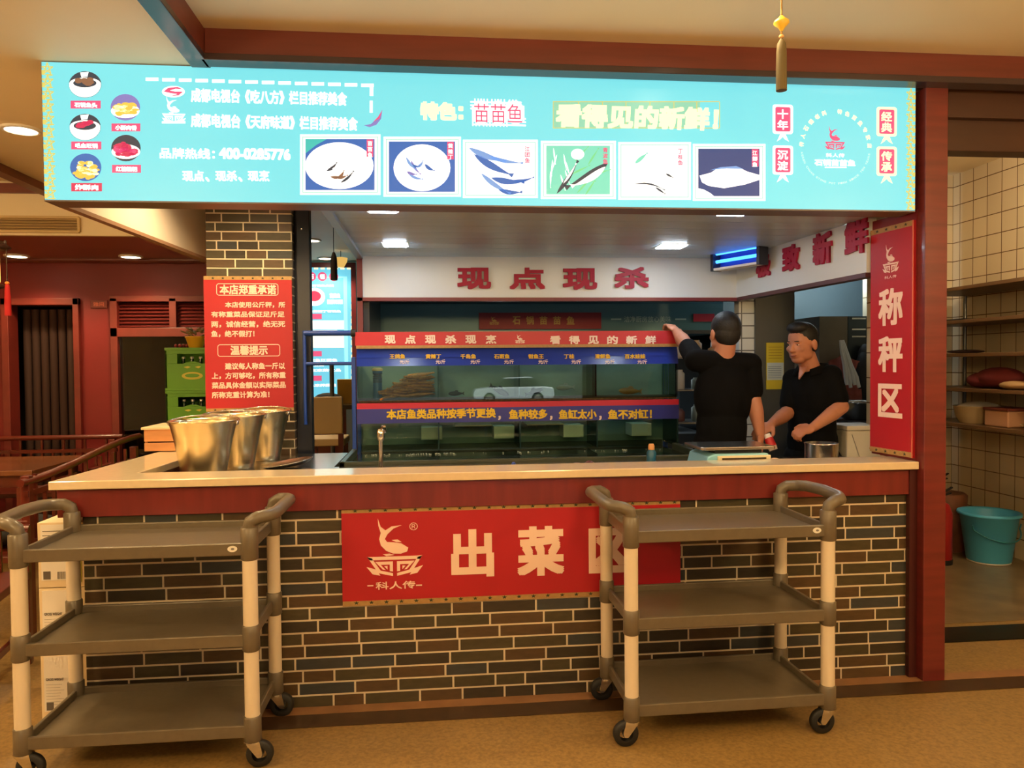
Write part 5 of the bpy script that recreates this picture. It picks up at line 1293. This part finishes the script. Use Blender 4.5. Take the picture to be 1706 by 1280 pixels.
def chair(label, loc, rz):
    t = thing('wooden_armchair', label, 'chair', (0, 0, 0))
    MB(CW).box(-0.26, 0.26, -0.24, 0.24, 0.42, 0.46).build('seat', t, bev=0.005)
    MB(CW).box(-0.22, 0.22, 0.205, 0.232, 0.50, 0.90).build('back_panel', t, bev=0.006)
    MB(CW).tube([(-0.29, 0.225, 0.905), (-0.15, 0.235, 0.925), (0, 0.24, 0.94), (0.15, 0.235, 0.925), (0.29, 0.225, 0.905)], 0.024, 10).build('top_rail', t)
    for x in (-0.25, 0.25):
        MB(CW).box(x-0.022, x+0.022, 0.20, 0.244, 0, 0.90).build('rear_leg', t, bev=0.003)
        MB(CW).box(x-0.022, x+0.022, -0.24, -0.196, 0, 0.66).build('front_leg', t, bev=0.003)
        MB(CW).tube([(x, 0.22, 0.70), (x, 0.05, 0.70), (x, -0.12, 0.68), (x, -0.24, 0.665)], 0.02, 8).build('armrest', t)
        for k in range(3): MB(CW).box(x-0.008, x+0.008, -0.12+k*0.1, -0.10+k*0.1, 0.46, 0.68).build('arm_spindle', t)
    MB(CW).box(-0.25, 0.25, -0.23, -0.21, 0.16, 0.19).build('stretcher', t); MB(CW).box(-0.25, 0.25, 0.21, 0.23, 0.16, 0.19).build('stretcher', t)
    t.location = loc; t.rotation_euler = (0, 0, rz); return t
chair('dark red wooden armchair with panel back at the left edge behind the cart', (-2.18, 3.62, 0), radians(100))
mb = MB(pm('bag_cushion', (26, 24, 22), 0.8)); mb.ell((-2.38, 4.60, 0.527), (0.18, 0.26, 0.07), 18, 10); o = mb.build('seat_cushion'); tag(o, 'black seat cushion on the settle beside the counter return', 'cushion')
# lantern cut by the left edge of the view
lx, ly, lz = P(-14, 440, Y=4.6)
la = thing('palace_lantern', 'dark framed lantern with yellow glow at the left edge', 'lantern', (lx, ly, lz-0.16))
LF = pm('lantern_frame', (60, 34, 26), 0.4)
MB(em('lantern_glow', (255, 206, 90), 2.5)).lathe((lx, ly, lz-0.12), [(0.035, 0), (0.045, 0.02), (0.045, 0.18), (0.035, 0.20)], 6).build('shade', la)
mb = MB(LF).lathe((lx, ly, lz+0.08), [(0.07, 0), (0.11, 0.012), (0.06, 0.05), (0.02, 0.06)], 6).lathe((lx, ly, lz-0.14), [(0.04, 0), (0.075, 0.012), (0.06, 0.024)], 6); mb.build('frame', la)
MB(LF).cyl((lx, ly, lz+0.13), (lx, ly, 2.74), 0.004, n=6).build('cord', la)
tx_, _, tz_ = P(12, 472, Y=4.6)
mb = MB(LF).bar((lx+0.05, ly, lz+0.10), (tx_, ly, lz+0.13), 0.012, 0.012); mb.build('bracket', la)
MB(LF).cyl((tx_, ly, lz+0.13), (tx_, ly, tz_), 0.003, n=6).build('tassel_cord', la)
TASR = pm('tassel_red', (190, 22, 26), 0.7)
mb = MB(TASR).lathe((tx_, ly, tz_-0.185), [(0.017, 0), (0.016, 0.10), (0.012, 0.17), (0.006, 0.185)], 14); mb.build('tassel', la)
MB(pm('tassel_bead', (230, 130, 50), 0.4)).ell((tx_, ly, tz_), (0.012, 0.012, 0.010), 12, 8).build('bead', la)
# the tassel hanging near the camera, right of centre
tx_, ty_, tz_ = P(1302, 38, Y=2.55)
te = thing('lantern_tassel', 'grey brown tassel with a yellow bead hanging in front of the lit sign', 'tassel', (tx_, ty_, P(1302, 150, Y=2.55).z))
S = lambda y: P(1302, y, Y=2.55).z
MB(pm('cord_gold', (150, 116, 50), 0.6)).cyl((tx_, ty_, S(60)), (tx_, ty_, 2.80), 0.0035, n=8).build('cord', te)
MB(pm('bead_yellow', (240, 200, 66), 0.35)).lathe((tx_, ty_, S(52)), [(0.004, 0), (0.012, 0.012), (0.0265, 0.027), (0.025, 0.034), (0.013, 0.044), (0.006, 0.052)], 20).build('bead', te)
MB(pm('knot_cream', (224, 176, 110), 0.5)).ell((tx_, ty_, S(61)), (0.009, 0.009, 0.007), 12, 8).build('knot', te)
tm = pm('tassel_thread', (104, 90, 56), 0.75, var=0.25, scale=(300, 300, 4))
zb_ = S(151); zt_ = S(64)
MB(tm).lathe((tx_, ty_, zb_), [(0.0185, 0), (0.0185, 0.02), (0.0172, (zt_-zb_)*0.75), (0.0145, (zt_-zb_)*0.9), (0.004, zt_-zb_)], 18).build('fringe', te)

# ------------------------------------------------------------------ far room seen through the gap: menu, tables, pendant
MY = 9.0
p0 = P(560, 446, Y=MY); p1 = P(588, 690, Y=MY)
mx1 = p1.x; mx0 = mx1-1.15; mz1 = p0.z; mz0 = p1.z-0.12
mn = thing('menu_board', 'tall pale blue backlit menu board on the far wall', 'menu', ((mx0+mx1)/2, MY+0.02, mz0))
MB(EC2 := em('menu_cyan', (110, 206, 232), 1.0)).box(mx0, mx1, MY, MY+0.02, mz0, mz1).build('lit_face', mn)
FRM = pm('menu_frame', (110, 36, 48), 0.4)
mb = MB(FRM).box(mx0-0.05, mx1+0.055, MY-0.01, MY+0.06, mz1, mz1+0.06).box(mx1, mx1+0.055, MY-0.01, MY+0.06, 0, mz1).box(mx0-0.05, mx0, MY-0.01, MY+0.06, 0, mz1); mb.build('frame', mn)
mb = MB(EW)
def mrect(x0, y0, x1, y1, lay=1):
    a = P(x0, y1, Y=MY); b = P(x1, y0, Y=MY); mb.box(a.x, b.x, MY-0.002*lay, MY-0.002*lay+0.0015, a.z, b.z)
def mtext(s, x0, y0, x1, y1): wpx(mb, s, x0, y0, x1, y1, MY-0.006, bold=0.05)
mb.use(EYEL)
for k in range(20): mrect(585, 447+k*12, 588, 455+k*12)
for k in range(7): mrect(512+k*11, 446, 519+k*11, 449)
mb.use(em('menu_pale', (150, 236, 244), 1.1)); mrect(575, 462, 578, 678); mrect(500, 461, 578, 463)
mb.use(EPINK)
for cx in (519, 537, 556):
    c = P(cx, 461, Y=MY); mb.prism(ellp(0, 0, 0.052, 0.052), (c.x, MY-0.003, c.z), X3, Z3, 0.001)
for yy in (502, 507): pass
for r4 in ((500, 523, 536, 532), (500, 585, 536, 594), (500, 626, 536, 635)): mrect(*r4)
mb.use(EW)
for cx, ch in ((519, '石'), (537, '锅'), (556, '鱼')): mtext(ch, cx-4, 457, cx+4, 465)
c = P(524, 495, Y=MY); mb.prism(ellp(0, 0, 0.12, 0.105), (c.x, MY-0.003, c.z), X3, Z3, 0.001)
mb.use(ERED); mb.prism(ellp(0, 0.01, 0.075, 0.06), (c.x, MY-0.004, c.z), X3, Z3, 0.001)
mb.use(EW)
for s, r4 in (('石锅苗苗鱼火锅', (506, 474, 556, 478)), ('苗苗鱼', (549, 489, 567, 497)), ('招牌石锅', (545, 499, 571, 507)), ('鲜美黄辣丁石锅鱼', (506, 517, 568, 521)), ('青波鱼江团鱼', (506, 598, 562, 603)), ('鱼头豆腐', (506, 606, 540, 611)), ('小吃凉菜饮品', (506, 615, 568, 620)), ('特色凉拌菜类', (506, 640, 560, 645))): mtext(s, *r4)
mrect(500, 534, 573, 549); mb.use(em('menu_cream', (255, 250, 232), 1.1)); mrect(500, 556, 573, 580); mb.use(EW); mrect(500, 550, 562, 553)
mb.build('printing', mn)
ft = thing('service_desk', 'dark topped red service desk in the far dining room below the menu', 'desk', (-1.2, 7.6, 0))
MB(pm('far_table_top', (56, 44, 40), 0.15)).box(-1.75, -0.78, 7.2, 7.9, 1.04, 1.08).build('tabletop', ft)
MB(CW).box(-1.70, -0.84, 7.26, 7.84, 0.10, 1.04).build('body', ft); MB(CW).box(-1.65, -0.9, 7.4, 7.7, 0, 0.10).build('plinth', ft)
mb = MB(pm('yellow_box', (224, 180, 70), 0.5)); a = P(562, 664, Y=7.5); b = P(586, 632, Y=7.5); mb.box(a.x, b.x, 7.5, 7.62, 1.08, b.z); o = mb.build('yellow_carton', bev=0.003); tag(o, 'yellow carton standing on the far service desk', 'box')
mb = MB(pm('bundle_black', (24, 26, 38), 0.8)); a = P(545, 648, Y=7.4); mb.ell((a.x, 7.45, 1.135), (0.13, 0.08, 0.055), 16, 8); o = mb.build('dark_jacket'); tag(o, 'dark jacket bundled on the far desk under the menu', 'jacket')
def dchair(label, x, y, rz):
    t = thing('bar_chair', label, 'chair', (0, 0, 0))
    BG = pm('chair_beige', (206, 176, 122), 0.55)
    MB(BG).box(-0.16, 0.16, -0.2, 0.18, 0.80, 0.86).build('seat', t, bev=0.01)
    MB(BG).box(-0.15, 0.15, 0.16, 0.20, 0.90, 1.20).build('backrest', t, bev=0.012)
    for sx in (-.13, .13):
        for sy in (-.17, .17): MB(CW).box(sx-0.02, sx+0.02, sy-0.02, sy+0.02, 0, 0.80 if sy < 0 else 0.9).build('leg', t)
    t.location = (x, y, 0); t.rotation_euler = (0, 0, rz); return t
a = P(545, 680, Y=6.4); dchair('tall beige padded chair seen between the pillar and the tank', a.x, 6.4, radians(180))
# black partition frame standing between pillar and tank
gf = thing('partition_frame', 'blackish blue steel frame post right of the brick pillar', 'frame', (-0.785, 4.7, 0))
MB(NAVY).box(-0.832, -0.742, 4.66, 4.74, 0, 2.66).build('post', gf, bev=0.003)
MB(NAVY).box(-0.83, -0.80, 4.74, 4.98, 0, 2.66).build('jamb', gf)
MB(CHROME).ell((-0.787, 4.658, 2.27), (0.007, 0.004, 0.007), 10, 6).build('screw', gf)
# thin pole and pendant in the far room
x_, y_, z_ = P(556, 422, Y=6.0)
pdn = thing('hanging_tassel', 'dark grey tassel hanging before the far menu board', 'tassel', (x_, 6.0, P(556, 466, Y=6).z))
zb_ = P(556, 467, Y=6).z
MB(pm('tassel_grey', (72, 74, 84), 0.7)).lathe((x_, 6.0, zb_), [(0.026, 0), (0.026, 0.12), (0.024, 0.17), (0.010, 0.215)], 14).build('fringe', pdn)
MB(LF).cyl((x_, 6.0, zb_+0.21), (x_, 6.0, 2.67), 0.003, n=6).build('cord', pdn)
x_, y_, z_ = P(568, 438, Y=8.2)
yl = thing('pendant_lamp', 'small yellow pendant bowl over the far menu board', 'lamp', (x_, 8.2, z_-0.04))
MB(em('pendant_glow', (240, 190, 100), 0.9)).lathe((x_, 8.2, z_-0.05), [(0.03, 0), (0.065, 0.06), (0.07, 0.10), (0.02, 0.11)], 16).build('shade', yl)
MB(LF).cyl((x_, 8.2, z_+0.05), (x_, 8.2, 2.67), 0.004, n=6).build('cord', yl)
pp = P(545, 640, Y=6.9)
MBp = MB(pm('pole_grey', (96, 92, 92), 0.4)).cyl((P(553, 640, Y=6.9).x, 6.9, 0), (P(553, 640, Y=6.9).x, 6.9, P(553, 608, Y=6.9).z), 0.02, n=12)
o = MBp.build('slim_post'); tag(o, 'slim grey post standing in the far dining room behind the beige chair', 'post')

# ------------------------------------------------------------------ the street outside, mirrored in the tank glass
struct(MB(pm('street_asphalt', (110, 108, 104), 0.8)).box(-40, 50, -70, -8.2, -1.0, -0.85), 'floor_street')
struct(MB(pm('street_wall', (70, 72, 62), 0.8, var=0.4, scale=(.3, .3, .3))).box(-40, 50, -46, -45, -0.85, 9), 'wall_street')
CARW = pm('car_white', (214, 224, 226), 0.3, coat=0.5)
cx_, cy_, cz_ = 4.3, -33.0, -0.74
car = thing('parked_car', 'white parked car mirrored in the fish tank glass', 'car', (cx_, cy_, cz_))
lower = [(-2.2, .28), (-2.25, .6), (-2.1, .82), (-1.3, .92), (1.7, .95), (2.2, .88), (2.28, .5), (2.2, .28)]
MB(CARW).prism(lower, (cx_, cy_+0.85, cz_), X3, Z3, 1.7).build('body', car, bev=0.06)
MB(pm('car_window', (30, 36, 40), 0.1)).prism([(-1.25, .92), (-.45, 1.40), (1.0, 1.44), (1.75, .95)], (cx_, cy_+0.76, cz_), X3, Z3, 1.52).build('windows', car, bev=0.05)
MB(CARW).prism([(-.5, 1.38), (-.4, 1.45), (.95, 1.49), (1.1, 1.42)], (cx_, cy_+0.74, cz_), X3, Z3, 1.48).build('roof', car, bev=0.03)
for x in (-1.35, 1.32):
    for y in (-0.80, 0.80):
        w = MB(RUBBER).cyl((cx_+x, cy_+y-0.11, cz_+.32), (cx_+x, cy_+y+0.11, cz_+.32), .32, n=24)
        w.use(CHROME).cyl((cx_+x, cy_+y-0.115, cz_+.32), (cx_+x, cy_+y+0.115, cz_+.32), .2, n=16); w.build('wheel', car)

# ------------------------------------------------------------------ the two men behind the counter
SKIN = pm('skin', (190, 128, 100), 0.5, var=0.06, scale=(14, 14, 14)); HAIR = pm('hair_black', (20, 18, 17), 0.6, var=0.3, scale=(120, 120, 120), bump=0.4)
SHIRT = pm('shirt_black', (12, 12, 13), 0.9, var=0.3, scale=(14, 14, 5), bump=0.5, spec=0.12); TROU = pm('trousers_black', (16, 17, 21), 0.9, spec=0.15); SHOE = pm('shoe_black', (16, 16, 16), 0.5)
EYEW = pm('eye_white', (220, 214, 206), 0.3); EYEB = pm('eye_dark', (24, 16, 12), 0.2); LIP = pm('lips', (150, 82, 70), 0.5); BROW = pm('brow_black', (28, 22, 20), 0.7)
def remesh(mb, name, mat, parent, vox, smooth=3, cut=None):
    s = MB(mat); s.v, s.f = mb.v, mb.f; s.fm = [0]*len(mb.f); s.fs = [True]*len(mb.f)
    o = s.build(name, parent)
    m = o.modifiers.new('r', 'REMESH'); m.mode = 'VOXEL'; m.voxel_size = vox; m.use_smooth_shade = True
    k = o.modifiers.new('s', 'SMOOTH'); k.iterations = smooth; k.factor = 0.5
    bpy.context.view_layer.update()
    dg = bpy.context.evaluated_depsgraph_get(); me = bpy.data.meshes.new_from_object(o.evaluated_get(dg))
    o.modifiers.clear(); o.data = me; me.name = name
    if not me.materials: me.materials.append(mat)
    me.polygons.foreach_set('use_smooth', [True]*len(me.polygons)); me.update()
    return o
def hand(mb, wrist, d, nrm, thumb, curl, size=1.0):
    """palm + four bent fingers + thumb. d: finger direction, nrm: direction the palm faces, thumb: side of the thumb"""
    d = V(d).normalized(); nrm = (V(nrm)-d*V(nrm).dot(d)).normalized(); t = d.cross(nrm)
    if t.dot(V(thumb)) < 0: t = -t
    w = V(wrist); k = size
    mb.ell(w+d*0.048*k, (0.040*k, 0.050*k, 0.015*k), 14, 10, U=t, Vv=d, Wv=nrm)
    mb.cone(w-d*0.01, w+d*0.03*k, 0.024*k, 0.022*k, 12)
    for i, (off, L) in enumerate(((0.029, .068), (0.010, .076), (-0.010, .071), (-0.028, .056))):
        p = w+d*0.086*k+t*off*k; a = 0.0; dd = d
        for j, fr in enumerate((0.45, 0.32, 0.25)):
            a += curl*(0.6, 1.0, .8)[j]
            dd = d*cos(a)+nrm*sin(a); q = p+dd*L*fr*k
            mb.cone(p, q, (0.0092-0.0008*j)*k, (0.0086-0.0009*j)*k, 10); p = q
    p = w+d*0.022*k+t*0.030*k
    q = p+(t*0.75+d*0.65+nrm*0.30*curl).normalized()*0.036*k; r = q+(t*0.25+d*0.85+nrm*0.55*curl).normalized()*0.030*k
    mb.cone(p, q, 0.0125*k, 0.0105*k, 10); mb.cone(q, r, 0.0102*k, 0.0085*k, 10)
def person(label, root, fwd, head_c, head_f, sh, el, wr, hands, tilt=V((0, 0, 0)), collar=False, stubble=False):
    t = thing('person', label, 'person', root)
    f = V(fwd).normalized(); r = f.cross(Z3).normalized()         # r: the person's right
    hip = V((root[0], root[1], 0.90)); neck = (V(sh[0])+V(sh[1]))/2+V((0, 0, .03)); chest = neck-V((0, 0, .20)); chest.z = min(1.26, neck.z-0.17)
    hf = V(head_f).normalized(); hr = hf.cross(Z3).normalized(); hu = hr.cross(hf).normalized(); hc = V(head_c)
    B = MB(SKIN)
    # head: skull, face, jaw, nose, brow ridge, cheeks, lips, ears
    B.ell(hc+hu*0.028-hf*0.012, (0.076, 0.096, 0.090), 22, 16, hr, hf, hu)
    B.ell(hc-hu*0.030+hf*0.022, (0.064, 0.072, 0.082), 20, 14, hr, hf, hu)
    B.ell(hc-hu*0.082+hf*0.050, (0.040, 0.036, 0.030), 14, 10, hr, hf, hu)
    for s in (-1, 1):
        B.ell(hc-hu*0.060+hf*0.015+hr*s*0.042, (0.022, 0.050, 0.034), 12, 8, hr, hf, hu)
        B.ell(hc-hu*0.022+hf*0.066+hr*s*0.036, (0.024, 0.020, 0.020), 12, 8, hr, hf, hu)
        B.ell(hc+hu*0.018+hf*0.076+hr*s*0.026, (0.021, 0.011, 0.009), 12, 8, hr, hf, hu)
        B.ell(hc-hu*0.010-hf*0.012+hr*s*0.079, (0.010, 0.020, 0.032), 12, 10, hr+hf*-.35*s, hf, hu)
    B.cone(hc+hu*0.008+hf*0.088, hc-hu*0.026+hf*0.104, 0.009, 0.014, 10)
    for s in (-1, 1): B.ell(hc-hu*0.030+hf*0.095+hr*s*0.013, (0.009, 0.011, 0.008), 8, 6, hr, hf, hu)
    B.ell(hc-hu*0.054+hf*0.084, (0.026, 0.012, 0.008), 12, 8, hr, hf, hu); B.ell(hc-hu*0.066+hf*0.081, (0.022, 0.012, 0.008), 12, 8, hr, hf, hu)
    B.cone(hc-hu*0.055-hf*0.022, neck-V((0, 0, .01)), 0.054, 0.062, 16)
    # trunk and legs
    for s, w_ in ((sh[0], 1), (sh[1], 1)): B.cone(neck-V((0, 0, .03)), V(s), 0.055, 0.050, 14)
    B.ell(chest, (0.155, 0.108, 0.20), 22, 14, r, f, Z3); B.ell(hip.lerp(chest, .45), (0.132, 0.102, 0.20), 20, 12, r, f, Z3)
    B.ell(hip, (0.145, 0.112, 0.13), 20, 12, r, f, Z3)
    T = MB(TROU); S_ = MB(SHOE)
    T.ell(hip+V((0, 0, .02)), (0.152, 0.118, 0.15), 20, 12, r, f, Z3)
    for s in (-1, 1):
        a = hip+r*s*0.088-V((0, 0, .04)); k = V((root[0], root[1], .48))+r*s*0.095+f*0.02; n_ = V((root[0], root[1], .075))+r*s*0.10
        B.cone(a, k, 0.082, 0.054, 14); B.cone(k, n_, 0.052, 0.036, 14); B.ell(n_+f*0.06-V((0, 0, .035)), (0.042, 0.115, 0.036), 12, 8, r, f, Z3)
        T.cone(a, k, 0.098, 0.075, 16); T.cone(k, n_+V((0, 0, .02)), 0.073, 0.066, 16)
        S_.ell(n_+f*0.065-V((0, 0, .037)), (0.050, 0.135, 0.038), 14, 10, r, f, Z3)
    # arms
    Sh = MB(SHIRT)
    for i in (0, 1):
        a, b, c = V(sh[i]), V(el[i]), V(wr[i])
        B.cone(a, b, 0.050, 0.040, 14); B.cone(b, b.lerp(c, .35), 0.042, 0.043, 14); B.cone(b.lerp(c, .35), c, 0.043, 0.0265, 14)
        hand(B, c, *hands[i])
        m = a.lerp(b, 0.74)
        Sh.cone(a, m, 0.062, 0.057, 16); Sh.cone(neck-V((0, 0, .035)), a, 0.066, 0.066, 16)
    Sh.ell(chest, (0.172, 0.120, 0.215), 24, 16, r, f, Z3); Sh.ell(hip.lerp(chest, .5), (0.146, 0.120, 0.24), 24, 14, r, f, Z3); Sh.ell(hip+V((0, 0, .07)), (0.156, 0.124, 0.16), 24, 14, r, f, Z3)
    Sh.ell(neck-V((0, 0, .045))-f*(0.036 if collar else 0.01), (0.098, 0.076, 0.045), 18, 10, r, f, Z3)
    body = remesh(B, 'body', SKIN, t, 0.0048, 3)
    remesh(Sh, 'shirt', SHIRT, t, 0.007, 4); remesh(T, 'trousers', TROU, t, 0.010, 4); remesh(S_, 'shoes', SHOE, t, 0.008, 2)
    # hair: cap hugging the skull, cropped at the sides
    H = MB(HAIR)
    H.ell(hc+hu*0.040-hf*0.020, (0.0805, 0.096, 0.088), 24, 16, hr, hf, hu)
    H.ell(hc+hu*0.002-hf*0.042, (0.074, 0.068, 0.078), 22, 14, hr, hf, hu)
    if collar is not False: H.ell(hc+hu*0.100+hf*0.028, (0.064, 0.062, 0.036), 18, 10, hr, hf, hu)
    remesh(H, 'hair', HAIR, t, 0.0045, 2)
    for s in (-1, 1):
        MB(BROW).ell(hc+hu*0.025+hf*0.087+hr*s*0.028, (0.0155, 0.0045, 0.003), 10, 6, (hr+hf*-.42*s).normalized(), hf, hu).build('eyebrow', t)
        e = MB(EYEW).ell(hc+hu*0.004+hf*0.082+hr*s*0.030, (0.0105, 0.005, 0.0026), 12, 8, hr, hf, hu); e.use(EYEB).ell(hc+hu*0.004+hf*0.0865+hr*s*0.030, (0.0048, 0.003, 0.0034), 10, 8, hr, hf, hu); e.build('eye', t)
    MB(LIP).ell(hc-hu*0.0595+hf*0.0905, (0.021, 0.0065, 0.0055), 14, 8, hr, hf, hu).build('lips', t)
    if collar:
        C = MB(SHIRT)
        for i in range(57):
            a0 = radians(32+296*i/56); 
            p = neck+V((0, 0, .050-.04*max(0, cos(a0))))-f*0.004+(f*cos(a0)*0.088+r*sin(a0)*0.080); q = p+V((0, 0, -0.034))+(f*cos(a0)+r*sin(a0))*0.022
            C.cone(p, q, 0.008, 0.008, 8)
        remesh(C, 'collar', SHIRT, t, 0.005, 3)
        MB(SKIN).prism([(-0.026, 0.012), (0.026, 0.012), (0.014, -0.03), (0.002, -0.062), (-0.002, -0.062), (-0.014, -0.03)], neck+f*0.088+V((0, 0, .026)), r, Z3+f*-0.62, 0.008).build('open_neckline', t)
        MB(pm('button_pale', (190, 186, 176), 0.4)).ell(neck-V((0, 0, .085))+f*0.092, (0.005, 0.004, 0.005), 8, 6).build('button', t)
    return t
# first man: seen from behind, left arm reaching up to the tank header
Y1 = 4.15
def q(x, y, Y): return P(x, y, Y=Y)
m1 = q(1204, 640, Y1)
hc1 = q(1207, 556, Y1)
person('man in black t-shirt seen from behind reaching up to the fish tank header', (m1.x-0.01, Y1+0.02, 0), (-0.05, 1, 0), hc1, (-0.08, 1, 0.02),
       [q(1250, 607, Y1), q(1160, 601, Y1)], [q(1256, 668, Y1-0.03), q(1142, 573, Y1+0.24)], [q(1266, 722, Y1-0.05), q(1127, 553, Y1+0.40)],
       [((0.10, -0.02, -1), (-0.9, 0.5, 0), (-0.6, -1, 0), 0.35), ((-0.15, 0.75, 0.45), (-0.2, 0.5, -0.9), (1, 0.1, 0.2), 0.85)])
# second man: turned to the left, handing over a bottle
Y2 = 4.30
m2 = q(1352, 650, Y2)
hc2 = q(1336, 573, Y2)
person('man in black polo shirt turned left, handing over a bottle', (m2.x+0.02, Y2+0.03, 0), (-0.85, -0.45, 0), hc2, (-0.86, -0.46, -0.14),
       [q(1322, 632, Y2+0.13), q(1384, 626, Y2-0.05)], [q(1312, 688, Y2+0.06), q(1402, 678, Y2-0.12)], [q(1286, 706, Y2-0.14), q(1355, 712, Y2-0.24)],
       [((-0.85, -0.2, -0.45), (-0.1, 0.5, -0.8), (-0.2, -0.8, -0.2), 0.6), ((-0.85, -0.15, -0.22), (0.35, 0.5, -0.7), (-0.2, -0.4, 0.8), 0.95)], collar=True)
bx0 = q(1279, 727, Y1-0.055); bx1 = q(1289, 751, Y1-0.085)
bo = thing('seasoning_bottle', 'red labelled bottle with white neck passed between the two men', 'bottle', tuple(bx1))
ax = (bx1-bx0).normalized()
MB(WHITE).cyl(bx0-ax*0.012, bx0+ax*0.012, 0.017, 0.021, n=16).build('cap', bo)
MB(pm('bottle_red', (196, 36, 48), 0.35)).cyl(bx0+ax*0.012, bx0+ax*0.062, 0.024, 0.027, n=18).build('label_band', bo)
MB(pm('bottle_clear', (206, 190, 180), 0.2)).cyl(bx0+ax*0.062, bx0+ax*0.085, 0.027, 0.024, n=18).build('base', bo)
